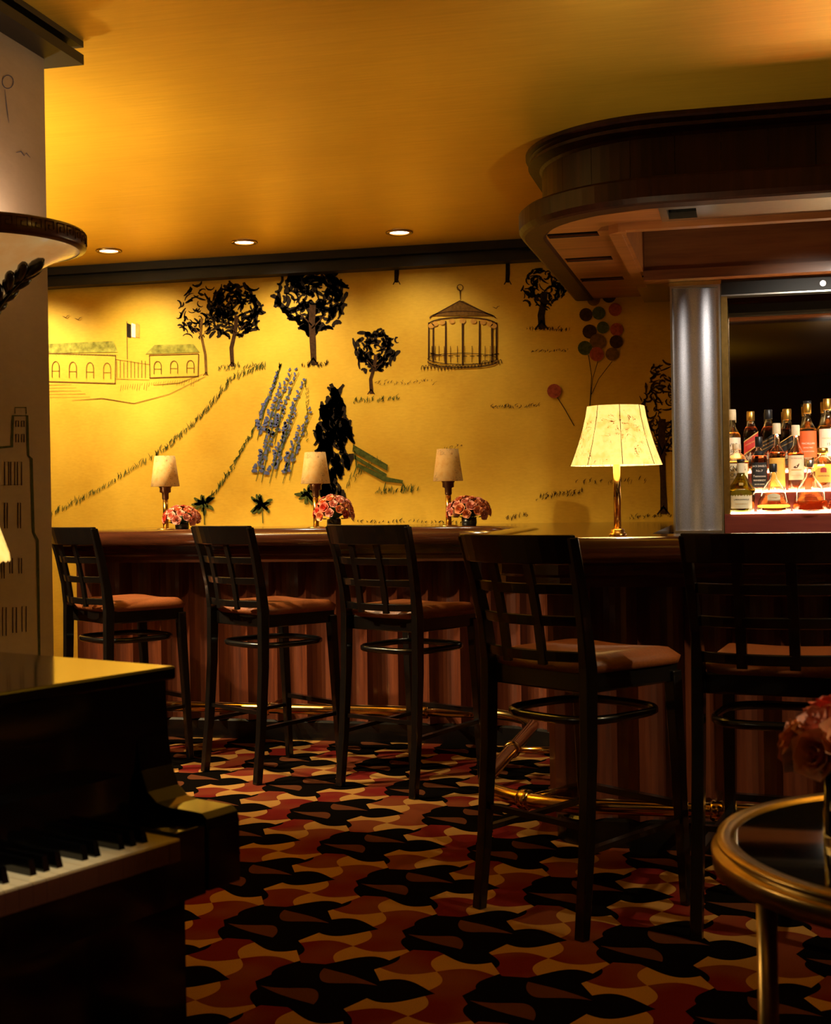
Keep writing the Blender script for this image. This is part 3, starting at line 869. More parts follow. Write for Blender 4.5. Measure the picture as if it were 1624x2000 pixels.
# fluted pilaster
pts = []
for i in range(49):
    t = i / 48; x = -0.313 + t * 0.212
    pts.append((x, 6.506 + 0.0042 * (1 + math.cos(2 * PI * 2.0 * (t + 0.15)))))
pil = bk(MB().prism(pts + [(-0.101, 6.75), (-0.313, 6.75)], 0.0, 2.185), 'pilaster', 'brushed_steel')
bk(MB().box(-0.322, -0.313, 6.492, 6.76, 0.0, 2.195).box(-0.101, -0.092, 6.492, 6.76, 0.0, 2.195).box(-0.313, -0.101, 6.492, 6.51, 1.035, 1.045).box(-0.313, -0.101, 6.492, 6.51, 2.175, 2.185), 'edge_strip', 'steel', pil)
bk(MB().box(-0.325, -0.088, 6.49, 6.76, 2.185, 2.204), 'capital', 'brass_aged', pil)
bk(MB().box(-0.090, -0.062, 6.50, 6.93, 1.03, 2.13), 'side_frame', 'brass_aged')
sh = bk(MB().box(-0.088, 2.5, 6.50, 6.62, 2.135, 2.2), 'shutter_box', 'crown_dark')
bk(MB().lathe([(0.0, 0.0), (0.011, 0.0), (0.013, 0.004), (0.013, 0.010)], 18), 'lock', 'steel', sh)
lk = sh.children[0]; lk.data.transform(Matrix.Translation((0.365, 0.005, 2.165)) @ Matrix.Rotation(R(90), 4, 'X') @ Matrix.Translation((0, 6.5, -0.0)))
bk(MB().box(-0.088, 2.5, 6.495, 6.51, 2.128, 2.1345), 'shutter_edge', 'steel', sh)
bk(MB().box(-0.06, 2.5, 6.90, 6.93, 1.03, 2.14), 'mirror', 'mirror')
bk(MB().box(-0.09, 2.5, 6.93, 7.39, 0.0, 2.24), 'back_panel', 'mahogany_dark')
T1, T2, T3 = 1.128, 1.226, 1.318
TIER = [(6.49, 6.60, T1), (6.60, 6.71, T2), (6.71, 6.90, T3)]
for i, (a_, b_, h) in enumerate(TIER):
    s1 = bk(MB().box(-0.06 if i else -0.088, 2.5, a_ + 0.006, b_ + 0.006, 0.0 if i == 0 else TIER[i - 1][2] - 0.05, h - 0.008), 'shelf_step', 'mahogany_red')
    bk(MB().box(-0.06, 2.5, a_, b_, h - 0.008, h), 'lit_shelf', 'shelf_glow', s1)

# ------------------------------------------------------------------ bottles
def label_patch(parent, name, mat, r, zc, h, span, skew=0.0, off=0.0009, ang0=-PI / 2, n=10, pw=2.0, ztop=0.0):
    vs_ = []; fs_ = []
    for j in range(2):
        for i in range(n + 1):
            t = i / n - 0.5; a = ang0 + t * span
            ca, sa = math.cos(a), math.sin(a)
            k_ = 1.0 if pw == 2.0 else (abs(ca) ** pw + abs(sa) ** pw) ** (-1.0 / pw)
            zz = zc + (j - 0.5) * h + skew * t + (ztop * (1 - (2 * t) ** 2) if j else 0)
            vs_.append(((r + off) * k_ * ca, (r + off) * k_ * sa, zz))
    for i in range(n): fs_.append((i, i + 1, n + 2 + i, n + 1 + i))
    return MB().add(vs_, fs_, True).build(name, mat, parent)

def text_on(parent, txt, mat, r, zc, size, ang0=-PI / 2, skew=0.0, off=0.0016, pw=2.0, width=None):
    cu = bpy.data.curves.new('lettering', 'FONT'); cu.body = txt; cu.size = size
    cu.align_x = 'CENTER'; cu.align_y = 'CENTER'; cu.resolution_u = 2
    to = bpy.data.objects.new('lettering', cu); COL.objects.link(to)
    bpy.context.view_layer.update()
    me = bpy.data.meshes.new_from_object(to.evaluated_get(bpy.context.evaluated_depsgraph_get()))
    bpy.data.objects.remove(to); bpy.data.curves.remove(cu)
    xs = [v.co.x for v in me.vertices] or [0]
    f_ = 1.0
    if width and max(xs) - min(xs) > 1e-6: f_ = width / (max(xs) - min(xs))
    for v in me.vertices:
        a = ang0 + v.co.x * f_ / r
        ca, sa = math.cos(a), math.sin(a)
        k_ = 1.0 if pw == 2.0 else (abs(ca) ** pw + abs(sa) ** pw) ** (-1.0 / pw)
        v.co = ((r + off) * k_ * ca, (r + off) * k_ * sa, zc + v.co.y + skew * v.co.x * f_)
    me.name = 'lettering'
    me.materials.clear(); me.materials.append(MATS[mat])
    o = bpy.data.objects.new('lettering', me); COL.objects.link(o); o.parent = parent
    return o

def bottle(x, y, z, prof, glass, label, fill=None, liquid='glass_whisky', cap=None, pw=2.0, rz=0.0):
    o = empty('bottle', label, 'bottle', (x, y, z), rz, 'bottles on the back bar shelves')
    # outer glass with an inner wall, so that the vessel is hollow
    inner_ = [(max(r - 0.0025, 0.001), zz) for r, zz in prof if zz > 0.004]
    inner_[0] = (inner_[0][0], 0.006)
    g_ = MB().lathe(prof + list(reversed(inner_)) + [(0.0, 0.006)], 28, pw=pw)
    g_.build('glass', glass, o)
    if fill:
        pr = [(max(r - 0.0022, 0.001), max(zz, 0.0055)) for r, zz in prof if zz < fill]
        # cut the profile at the fill line
        for (r0, z0), (r1, z1) in zip(prof, prof[1:]):
            if z0 < fill <= z1: pr.append((r0 + (r1 - r0) * (fill - z0) / (z1 - z0) - 0.0022, fill)); break
        MB().lathe([(0.0, 0.0055)] + pr + [(0.0, fill)], 28, pw=pw).build('liquid', liquid, o)
    if cap:
        mt, r_, z0, z1 = cap
        MB().lathe([(r_, z0), (r_ * 1.04, z0 + 0.003), (r_ * 1.04, z1 - 0.003), (r_ * 0.92, z1), (0.0, z1)], 20).build('cap', mt, o)
    return o

def tall(r, sh_, nk, H, neck=0.013):
    return [(0.0, 0.0), (r * 0.92, 0.0), (r, 0.006), (r, sh_), (r * 0.93, sh_ + 0.014), (r * 0.62, sh_ + 0.034), (neck * 1.25, nk), (neck, nk + 0.02), (neck, H)]
Y3, Y2, Y1 = 6.78, 6.66, 6.545
# back row
o = bottle(-0.048, Y3, T3, tall(0.038, 0.165, 0.215, 0.295), 'glass_clear', 'tall clear whiskey bottle with white label, leftmost of the back row', 0.19, 'glass_amber', ('cap_cream', 0.016, 0.25, 0.302))
label_patch(o, 'label', 'label_white', 0.038, 0.115, 0.10, 2.4)
text_on(o, 'WILD', 'ink_black', 0.038, 0.128, 0.026, width=0.052); text_on(o, 'TURKEY', 'ink_black', 0.038, 0.098, 0.026, width=0.062)
o = bottle(0.037, Y3, T3, tall(0.035, 0.185, 0.232, 0.285, 0.015), 'glass_clear', 'square whisky bottle with slanted red label and gold cap', 0.215, 'glass_dark', ('gold_foil', 0.018, 0.245, 0.290), 4.0)
label_patch(o, 'label', 'label_red', 0.035, 0.135, 0.055, 1.9, 0.05, pw=4.0); label_patch(o, 'label_border', 'ink_gold', 0.035, 0.166, 0.006, 1.9, 0.05, 0.0012, pw=4.0); label_patch(o, 'label_border', 'ink_gold', 0.035, 0.105, 0.006, 1.9, 0.05, 0.0012, pw=4.0)
text_on(o, 'JOHNNIE WALKER', 'ink_gold', 0.035, 0.138, 0.010, skew=0.55, pw=4.0, width=0.05)
o = bottle(0.120, Y3, T3, tall(0.036, 0.185, 0.232, 0.29, 0.015), 'glass_clear', 'square whisky bottle with slanted black label and black cap', 0.215, 'glass_dark', ('cap_black', 0.018, 0.25, 0.296), 4.0)
label_patch(o, 'label', 'label_black', 0.036, 0.135, 0.06, 1.9, 0.05, pw=4.0)
text_on(o, 'JOHNNIE WALKER', 'ink_gold', 0.036, 0.152, 0.010, skew=0.55, pw=4.0, width=0.052); text_on(o, 'BLACK LABEL', 'ink_gold', 0.036, 0.135, 0.010, skew=0.55, pw=4.0, width=0.05); text_on(o, 'BLENDED SCOTCH', 'ink_gold', 0.036, 0.118, 0.007, skew=0.55, pw=4.0, width=0.05)
o = bottle(0.206, Y3, T3, tall(0.037, 0.185, 0.232, 0.29, 0.017), 'glass_clear', 'square whisky bottle with dark slanted label edged in gold and gold cap', 0.20, 'glass_dark', ('gold_foil', 0.020, 0.243, 0.297), 4.0)
label_patch(o, 'label', 'label_black', 0.037, 0.125, 0.05, 1.9, 0.05, pw=4.0); label_patch(o, 'label_border', 'ink_gold', 0.037, 0.157, 0.005, 1.9, 0.05, 0.0012, pw=4.0)
text_on(o, 'JOHNNIE WALKER', 'ink_gold', 0.037, 0.13, 0.009, skew=0.55, pw=4.0, width=0.05)
o = bottle(0.300, Y3, T3, tall(0.042, 0.185, 0.235, 0.322, 0.016), 'glass_clear', 'tall whisky bottle with orange red label and gold foil neck', 0.20, 'glass_amber', ('gold_foil', 0.018, 0.272, 0.322))
MB().lathe([(0.019, 0.318), (0.019, 0.332), (0.0, 0.332)], 18).build('cap_top', 'cap_black', o)
label_patch(o, 'label', 'label_orange', 0.042, 0.125, 0.125, 2.3)
text_on(o, 'MACALLAN', 'ink_white', 0.042, 0.128, 0.013, width=0.062); text_on(o, 'SINGLE MALT', 'ink_white', 0.042, 0.108, 0.008, width=0.045); text_on(o, 'HIGHLAND SCOTCH', 'ink_white', 0.042, 0.09, 0.007, width=0.055)
o = bottle(0.392, Y3, T3, tall(0.043, 0.195, 0.25, 0.33, 0.017), 'glass_clear', 'tall whisky bottle with white label numbered 15 and gold cap', 0.21, 'glass_amber', ('gold_foil', 0.019, 0.285, 0.340))
label_patch(o, 'label', 'label_white', 0.043, 0.13, 0.13, 2.3)
text_on(o, 'MACALLAN', 'ink_gold', 0.043, 0.15, 0.011, width=0.06); text_on(o, '15', 'ink_black', 0.043, 0.122, 0.018)
# middle row
o = bottle(-0.030, Y2, T2, [(0, 0), (0.050, 0), (0.054, 0.006), (0.054, 0.135), (0.050, 0.152), (0.036, 0.168), (0.018, 0.180), (0.016, 0.20), (0.018, 0.215)], 'glass_clear', 'wide bourbon bottle with cream label and large black lettering', 0.14, 'glass_amber', ('cap_cream', 0.019, 0.195, 0.224), 3.0)
label_patch(o, 'label', 'label_cream', 0.054, 0.072, 0.115, 1.9, pw=3.0)
text_on(o, 'KNOB', 'ink_black', 0.054, 0.105, 0.036, pw=3.0, width=0.072); text_on(o, 'CREEK', 'ink_black', 0.054, 0.075, 0.020, pw=3.0, width=0.06); text_on(o, 'KENTUCKY STRAIGHT', 'ink_black', 0.054, 0.055, 0.007, pw=3.0, width=0.06); text_on(o, 'BOURBON', 'ink_black', 0.054, 0.026, 0.02, pw=3.0, width=0.07)
o = bottle(0.072, Y2, T2, [(0, 0), (0.034, 0), (0.037, 0.006), (0.037, 0.145), (0.034, 0.162), (0.022, 0.182), (0.014, 0.195), (0.014, 0.25)], 'glass_clear', 'square dark whiskey bottle with black label in white lettering', 0.165, 'glass_dark', ('cap_black', 0.017, 0.205, 0.255), 4.0)
label_patch(o, 'label', 'label_black', 0.037, 0.075, 0.115, 1.75, pw=4.0); label_patch(o, 'neck_label', 'label_black', 0.030, 0.176, 0.020, 1.6)
text_on(o, "JACK DANIEL'S", 'ink_white', 0.037, 0.115, 0.013, pw=4.0, width=0.056); text_on(o, 'No.7', 'ink_white', 0.037, 0.093, 0.014, pw=4.0); text_on(o, 'Tennessee', 'ink_white', 0.037, 0.068, 0.014, pw=4.0, width=0.05); text_on(o, 'WHISKEY', 'ink_white', 0.037, 0.048, 0.012, pw=4.0, width=0.05); text_on(o, 'SOUR MASH', 'ink_white', 0.037, 0.030, 0.007, pw=4.0, width=0.04)
o = bottle(0.154, Y2, T2, tall(0.038, 0.165, 0.21, 0.298, 0.014), 'glass_clear', 'round whisky bottle with plain amber yellow label and cream cap', 0.18, 'glass_whisky', ('cap_cream', 0.018, 0.265, 0.316))
label_patch(o, 'label', 'label_yellow', 0.038, 0.085, 0.135, 2.3)
text_on(o, 'SCOTCH WHISKY', 'ink_gold', 0.038, 0.13, 0.009, width=0.05)
o = bottle(0.240, Y2, T2, tall(0.037, 0.165, 0.21, 0.285, 0.014), 'glass_clear', 'round whisky bottle with cream label showing a brown bird', 0.175, 'glass_whisky', ('cap_cream', 0.018, 0.255, 0.305))
label_patch(o, 'label', 'label_cream', 0.037, 0.105, 0.115, 2.3)
text_on(o, 'THE FAMOUS GROUSE', 'ink_red', 0.037, 0.148, 0.007, width=0.05)
bird = [(-0.014, -0.004), (-0.006, -0.008), (0.004, -0.006), (0.010, 0.002), (0.013, 0.012), (0.010, 0.014), (0.006, 0.008), (-0.002, 0.004), (-0.010, 0.0)]
bm_v = []
for bx, bz in bird:
    a = -PI / 2 + bx / 0.037; bm_v.append((0.0388 * math.cos(a), 0.0388 * math.sin(a), 0.11 + bz))
MB().add(bm_v, [tuple(range(len(bm_v)))]).build('bird_emblem', 'carved_wood', o)
label_patch(o, 'label_band', 'ink_gold', 0.037, 0.094, 0.005, 1.3, off=0.0013); text_on(o, 'FINEST SCOTCH', 'ink_gold', 0.037, 0.068, 0.007, width=0.045)
o = bottle(0.360, Y2, T2, [(0, 0), (0.048, 0), (0.053, 0.008), (0.053, 0.10), (0.046, 0.128), (0.030, 0.148), (0.018, 0.158), (0.017, 0.185)], 'glass_clear', 'squat whisky bottle with yellow crest label and gold stopper', 0.12, 'glass_whisky', ('gold_foil', 0.024, 0.168, 0.195))
label_patch(o, 'label', 'label_yellow', 0.053, 0.062, 0.058, 1.5, ztop=0.012); label_patch(o, 'crest', 'ink_red', 0.053, 0.088, 0.016, 0.5, off=0.0016, ztop=0.008)
text_on(o, 'CROWN ROYAL', 'ink_black', 0.053, 0.063, 0.010, width=0.055)
# front row
o = bottle(-0.012, Y1, T1, [(0, 0), (0.052, 0), (0.058, 0.008), (0.064, 0.10), (0.060, 0.110), (0.036, 0.145), (0.018, 0.175), (0.016, 0.20), (0.016, 0.235)], 'glass_green', 'squat green brandy bottle with cone shoulders and cream shield label', 0.10, 'glass_dark', ('cap_black', 0.018, 0.232, 0.246))
label_patch(o, 'label', 'label_cream', 0.0615, 0.055, 0.075, 1.75, ztop=0.014); label_patch(o, 'neck_label', 'label_cream', 0.018, 0.205, 0.045, 2.4); label_patch(o, 'seal', 'ink_gold', 0.049, 0.128, 0.016, 0.4)
text_on(o, 'LARRESSINGLE', 'ink_black', 0.0615, 0.058, 0.010, width=0.07); text_on(o, 'ARMAGNAC', 'ink_gold', 0.0615, 0.038, 0.009, width=0.06); text_on(o, 'L', 'ink_red', 0.0615, 0.082, 0.016)
dec = [(0, 0), (0.068, 0), (0.078, 0.008), (0.070, 0.045), (0.054, 0.085), (0.048, 0.110), (0.032, 0.135), (0.018, 0.150), (0.015, 0.170), (0.015, 0.195)]
o = bottle(0.133, Y1, T1, dec, 'glass_clear', 'bell shaped cognac decanter with gold oval label and black stopper', 0.030, 'glass_whisky', ('cap_black', 0.018, 0.182, 0.222))
label_patch(o, 'label', 'label_cream', 0.062, 0.062, 0.026, 0.9, ztop=0.010, off=0.004); text_on(o, 'COGNAC', 'ink_gold', 0.064, 0.066, 0.009, width=0.035, off=0.004)
dec2 = [(0, 0), (0.070, 0), (0.082, 0.008), (0.074, 0.045), (0.062, 0.085), (0.056, 0.110), (0.036, 0.140), (0.020, 0.165), (0.014, 0.190), (0.014, 0.215)]
o = bottle(0.297, Y1, T1, dec2, 'glass_clear', 'bell shaped cognac decanter with long neck and engraved name', 0.048, 'glass_whisky', ('steel', 0.017, 0.20, 0.235))
text_on(o, 'HENNESSY', 'label_orange', 0.070, 0.072, 0.016, width=0.07, off=0.002)
o = bottle(0.452, Y1, T1, dec, 'glass_clear', 'bell shaped decanter with ridged side at the edge of the picture', 0.06, 'glass_whisky', ('gold_foil', 0.018, 0.182, 0.225))
for i in range(7):
    t = i / 6; zz = 0.02 + t * 0.075; rr = 0.078 - 0.028 * t
    MB().lathe([(0.0, zz - 0.004), (0.006, zz), (0.0, zz + 0.004)], 6, (-rr * 0.98, -0.012)).build('ridge', 'glass_clear', o)

# ------------------------------------------------------------------ lamps
def small_lamp(x, y, label):
    o = empty('bar_lamp', label, 'lamp', (x, y, BT - 0.012), 0, 'small lamps standing on the bar by the mural')
    MB().lathe([(0.0, 0), (0.045, 0), (0.046, 0.006), (0.020, 0.010), (0.0, 0.012)], 24).build('base', 'brass_aged', o)
    MB().lathe([(0.0145, 0.010), (0.0145, 0.175)], 16).build('pole', 'brass', o)
    MB().lathe([(0.014, 0.160), (0.018, 0.165), (0.018, 0.195), (0.030, 0.200), (0.030, 0.222), (0.034, 0.226), (0.034, 0.236), (0.0, 0.236)], 20).build('socket', 'bronze', o)
    s_ = MB().lathe([(0.076, 0.230), (0.054, 0.392), (0.0535, 0.392), (0.0755, 0.230)], 28).build('shade', 'shade_dim', o)
    MB().lathe([(0.0, 0.24), (0.012, 0.245), (0.018, 0.28), (0.010, 0.31), (0.0, 0.315)], 14).build('bulb', 'bulb', o)
    point('bar_lamp_light', (x, y, BT + 0.325), 0.7, 0.008)
small_lamp(-2.985, 6.75, 'small shaded lamp behind the flowers nearest the pier')
small_lamp(-2.150, 6.75, 'small shaded lamp in front of the painted cypress')
small_lamp(-1.450, 6.75, 'small shaded lamp below the painted pavilion')

# large panelled lamp on the bar
lo = empty('table_lamp', 'large lit table lamp with panelled parchment shade on the bar corner', 'lamp', (-0.43, 4.80, BT - 0.012))
MB().lathe([(0.0, 0), (0.030, 0), (0.031, 0.012), (0.024, 0.016), (0.024, 0.026), (0.018, 0.030), (0.0, 0.03)], 24).build('base', 'brass', lo)
MB().lathe([(0.0125, 0.026), (0.0125, 0.31), (0.0, 0.31)], 18).build('pole', 'brass', lo)
NS = 8
shp = [(0.160, 0.250), (0.150, 0.275), (0.132, 0.325), (0.117, 0.375), (0.106, 0.42), (0.100, 0.456)]
for i in range(NS):
    a0, a1 = 2 * PI * (i + 0.28) / NS, 2 * PI * (i + 1.28) / NS
    vs_ = []; fs_ = []
    for r, z in shp:
        for t in (0, 0.5, 1):
            a = a0 + (a1 - a0) * t; rr = r * (1.0 if t != 0.5 else 0.955)
            vs_.append((rr * math.cos(a), rr * math.sin(a), z))
    for j in range(len(shp) - 1):
        for k_ in range(2): fs_.append((j * 3 + k_, j * 3 + k_ + 1, j * 3 + k_ + 4, j * 3 + k_ + 3))
    MB().add(vs_, fs_, False).build('shade_panel', 'shade_lit', lo)
mb = MB()
for i in range(NS):
    a = 2 * PI * (i + 0.28) / NS
    mb.tube([(r * math.cos(a) * 1.002, r * math.sin(a) * 1.002, z) for r, z in shp], 0.0012, 5)
mb.build('shade_seams', 'paint_umber', lo)
MB().lathe([(0.0, 0.31), (0.014, 0.315), (0.024, 0.35), (0.016, 0.38), (0.0, 0.385)], 14).build('bulb', 'bulb', lo)
point('table_lamp_light', (-0.43, 4.80, BT + 0.40), 12.0, 0.015)

# ------------------------------------------------------------------ roses
def rose_mesh(name, seed):
    r_ = random.Random(seed); vs_ = []; fs_ = []
    for ring, (n, rad, h, open_) in enumerate([(3, 0.25, 0.95, 0.1), (4, 0.5, 0.92, 0.3), (5, 0.78, 0.80, 0.55), (5, 1.0, 0.55, 0.9)]):
        for k_ in range(n):
            a = 2 * PI * (k_ + ring * 0.37) / n + r_.uniform(-0.15, 0.15); wd = 2 * PI / n * 0.72
            b0 = len(vs_)
            for j, (rr, zz) in enumerate([(0.15, -0.25), (0.8, 0.05), (1.0 + 0.12 * open_, 0.75 * h), (1.0 + 0.35 * open_, h)]):
                for t in (-1, 0, 1):
                    aa = a + t * wd * (0.55 if j == 0 else 1.0) * (0.8 if j == 3 else 1)
                    q_ = rad * rr * (1.05 if t == 0 else 0.93)
                    vs_.append((q_ * math.cos(aa), q_ * math.sin(aa), zz - (0.12 if (j == 3 and t) else 0)))
            for j in range(3):
                for t in range(2): fs_.append((b0 + j * 3 + t, b0 + j * 3 + t + 1, b0 + j * 3 + t + 4, b0 + j * 3 + t + 3))
    return MB().add(vs_, fs_, True).mesh(name)
ROSE = []
for i, mt in enumerate(('rose_peach', 'rose_coral', 'rose_pink')):
    me = rose_mesh('rose', i); me.materials.append(MATS[mt]); ROSE.append(me)
leaf_mb = MB().add([(0, 0, 0), (0.35, 0.5, 0.1), (0, 1.2, 0), (-0.35, 0.5, 0.1), (0, 0.5, -0.05)], [(0, 1, 4), (1, 2, 4), (2, 3, 4), (3, 0, 4)])
LEAF = leaf_mb.mesh('leaf'); LEAF.materials.append(MATS['leaf_green'])

def bouquet(x, y, z, label, n=26, rx=0.088, ry=0.075, hz=0.055, size=0.017, vase_h=0.05, vase_r=0.034, base_z=None, seed=1, tall_=False):
    r_ = random.Random(seed)
    o = empty('flower_arrangement', label, 'flowers', (x, y, z), r_.uniform(0, 6), None if tall_ else 'rose bowls on the bar')
    if tall_:
        MB().lathe([(0.0, 0), (vase_r, 0), (vase_r, 0.01), (vase_r * 0.9, vase_h), (vase_r * 0.82, vase_h), (vase_r * 0.85, 0.015), (0.0, 0.015)], 24).build('vase', 'glass_clear', o)
        MB().lathe([(0.0, 0.016), (vase_r * 0.8, 0.016), (vase_r * 0.74, vase_h * 0.8), (0, vase_h * 0.8)], 20).build('dark_filling', 'void', o)
    else:
        MB().lathe([(0.0, 0), (vase_r * 0.85, 0), (vase_r, vase_h * 0.5), (vase_r * 0.95, vase_h), (vase_r * 0.85, vase_h), (vase_r * 0.8, 0.012), (0.0, 0.012)], 24).build('bowl', 'black_iron', o)
    zc = vase_h + hz * 0.25
    for i in range(n):
        t = (i + 0.5) / n; el = math.acos(1 - t * 1.15); az = i * 2.39996
        dx, dy, dz = math.sin(el) * math.cos(az), math.sin(el) * math.sin(az), math.cos(el)
        px_, py_, pz_ = rx * dx, ry * dy, zc + hz * dz
        q_ = Vector((dx / rx, dy / ry, dz / hz)).to_track_quat('Z', 'Y').to_euler()
        s1 = size * r_.uniform(0.85, 1.15)
        c_ = linked('rose', ROSE[r_.choice((0, 0, 1, 2, 2))], o, (px_, py_, pz_), q_, (s1, s1, s1))
    for i in range(12):
        az = 2 * PI * i / 12 + r_.uniform(-0.2, 0.2)
        s1 = size * r_.uniform(1.2, 1.8)
        linked('leaf', LEAF, o, (rx * 0.55 * math.cos(az), ry * 0.55 * math.sin(az), vase_h * 0.9 + 0.004), (R(8), 0, az - PI / 2), (s1, s1, s1))
    MB().lathe([(0.0, vase_h * 0.9), (rx * 0.55, zc), (rx * 0.6, zc + hz * 0.35), (rx * 0.3, zc + hz * 0.7), (0, zc + hz * 0.75)], 14).build('foliage_core', 'leaf_green', o)
    return o
ZB = BT - 0.012
bouquet(-2.786, 6.50, ZB, 'low bowl of peach and coral roses nearest the pier', 30, 0.094, 0.08, 0.060, 0.019, 0.040, 0.036, seed=3)
bouquet(-1.978, 6.50, ZB, 'domed bowl of coral roses beside the painted cypress lamp', 32, 0.088, 0.08, 0.085, 0.019, 0.050, 0.036, seed=5)
bouquet(-1.296, 6.50, ZB, 'bowl of peach roses near the inner corner of the bar', 32, 0.098, 0.085, 0.072, 0.020, 0.050, 0.038, seed=9)

# ------------------------------------------------------------------ bar stools
def make_stool(label):
    o = empty('bar_stool', label, 'stool', (0, 0, 0), 0, 'black bar stools drawn up to the bar')
    def post(sx):
        prof_ = [(-0.250, 0.0), (-0.225, 0.22), (-0.205, 0.50), (-0.200, 0.74), (-0.212, 0.84), (-0.240, 0.97), (-0.278, 1.105)]
        x_ = [0.205, 0.203, 0.20, 0.198, 0.20, 0.207, 0.215]
        wd = [0.030, 0.034, 0.040, 0.044, 0.040, 0.036, 0.032]
        vs_ = []; fs_ = []
        for (y_, z_), xx, w_ in zip(prof_, x_, wd):
            hx = 0.017 if z_ < 0.8 else 0.014
            for a, b_ in ((-1, -1), (1, -1), (1, 1), (-1, 1)): vs_.append((sx * xx + a * hx, y_ + b_ * w_ / 2, z_))
        for j in range(len(prof_) - 1):
            for k_ in range(4): fs_.append((j * 4 + k_, j * 4 + (k_ + 1) % 4, j * 4 + 4 + (k_ + 1) % 4, j * 4 + 4 + k_))
        fs_ += [(3, 2, 1, 0), tuple(len(vs_) - 4 + k_ for k_ in range(4))]
        return MB().add(vs_, fs_)
    for sx in (-1, 1): post(sx).build('back_leg', 'ebony', o, 0.004)
    for sx in (-1, 1):
        vs_ = []
        for z_, c_, y_, x_ in ((0, 0.014, 0.215, 0.196), (0.70, 0.020, 0.180, 0.186)):
            vs_ += [(sx * x_ + a * c_, y_ + b_ * c_, z_) for a, b_ in ((-1, -1), (1, -1), (1, 1), (-1, 1))]
        MB().add(vs_, [(3, 2, 1, 0), (4, 5, 6, 7), (0, 1, 5, 4), (1, 2, 6, 5), (2, 3, 7, 6), (3, 0, 4, 7)]).build('front_leg', 'ebony', o, 0.004)
    # curved back: crest and slats
    def bow(z0, z1, y_of, depth, th, half):
        n = 10; vs_ = []; fs_ = []
        for i in range(n + 1):
            t = i / n * 2 - 1; x_ = half * t; e = -depth * (1 - t * t)
            for zz in (z0, z1):
                yy = y_of(zz) + e
                vs_ += [(x_, yy - th / 2, zz), (x_, yy + th / 2, zz)]
        for i in range(n):
            b_ = i * 4
            fs_ += [(b_, b_ + 4, b_ + 6, b_ + 2), (b_ + 1, b_ + 3, b_ + 7, b_ + 5), (b_ + 2, b_ + 6, b_ + 7, b_ + 3), (b_, b_ + 1, b_ + 5, b_ + 4)]
        fs_ += [(0, 2, 3, 1), (n * 4, n * 4 + 1, n * 4 + 3, n * 4 + 2)]
        return MB().add(vs_, fs_, False)
    yb = lambda z_: -0.200 if z_ < 0.74 else (-0.200 - 0.012 * (z_ - 0.74) / 0.1 if z_ < 0.84 else -0.212 - 0.028 * (z_ - 0.84) / 0.13 if z_ < 0.97 else -0.240 - 0.038 * (z_ - 0.97) / 0.135)
    bow(1.030, 1.112, yb, 0.058, 0.022, 0.224).build('crest_rail', 'ebony', o, 0.004)
    for zt in (0.975, 0.885, 0.785):
        bow(zt - 0.030, zt, yb, 0.050, 0.016, 0.195).build('back_slat', 'ebony', o, 0.003)
    for x_ in (-0.07, 0.07):
        e = -0.052 * (1 - (x_ / 0.2) ** 2)
        path = [(x_, yb(z_) + e, z_) for z_ in (0.745, 0.80, 0.86, 0.92, 0.97, 1.035)]
        MB().tube(path, 0.020, 4, smooth=False, flat=0.45).build('back_upright', 'ebony', o)
    # seat frame and padded seat
    MB().prism([(-0.185, -0.19), (0.185, -0.19), (0.195, 0.195), (-0.195, 0.195)], 0.665, 0.725).build('seat_frame', 'ebony', o, 0.006)
    n = 12; vs_ = []; fs_ = []
    for j in range(n + 1):
        for i in range(n + 1):
            u = i / n * 2 - 1; v = j / n * 2 - 1
            k_ = max(0.0, 1 - (abs(u) ** 5 + abs(v) ** 5) * 0.55)
            hx = 0.205 + 0.012 * v
            zz = 0.735 + 0.035 * k_ ** 0.6 + 0.012 * u * u - 0.008 * (1 - v * v) * (1 - u * u)
            if abs(u) == 1 or abs(v) == 1: zz = 0.735 + 0.008 * u * u
            # round the corners of the plan
            f_ = 1 - 0.06 * (u * u * v * v) ** 2
            vs_.append((u * hx * f_, v * 0.205 * f_ + 0.005, zz))
    for j in range(n):
        for i in range(n): fs_.append((j * (n + 1) + i, j * (n + 1) + i + 1, (j + 1) * (n + 1) + i + 1, (j + 1) * (n + 1) + i))
    rim = [i for i in range(n + 1)] + [j * (n + 1) + n for j in range(1, n + 1)] + [n * (n + 1) + i for i in range(n - 1, -1, -1)] + [j * (n + 1) for j in range(n - 1, 0, -1)]
    b0 = len(vs_)
    for i in rim: vs_.append((vs_[i][0] * 0.97, vs_[i][1] * 0.97, 0.720))
    L = len(rim)
    for i in range(L): fs_.append((rim[i], rim[(i + 1) % L], b0 + (i + 1) % L, b0 + i))
    fs_.append(tuple(b0 + i for i in range(L)))
    MB().add(vs_, fs_, True).build('seat', 'leather', o)
    # bent hoop under the seat and lower stretchers
    hoop = []
    for i in range(36):
        a = 2 * PI * i / 36; ca, sa = math.cos(a), math.sin(a); k_ = (abs(ca) ** 3.4 + abs(sa) ** 3.4) ** (-1 / 3.4)
        hoop.append((0.182 * k_ * ca, 0.188 * k_ * sa - 0.008, 0.585))
    MB().tube(hoop, 0.010, 6, True, flat=1.3).build('hoop_brace', 'ebony', o)
    for sx in (-1, 1): MB().tube([(sx * 0.199, -0.222, 0.235), (sx * 0.191, 0.20, 0.255)], 0.016, 4, smooth=False, flat=0.7).build('side_stretcher', 'ebony', o)
    MB().tube([(-0.192, 0.203, 0.30), (0.192, 0.203, 0.30)], 0.018, 4, smooth=False, flat=0.8).build('foot_rest', 'ebony', o)
    MB().tube([(-0.2, -0.215, 0.30), (0.2, -0.215, 0.30)], 0.014, 4, smooth=False, flat=0.8).build('rear_stretcher', 'ebony', o)
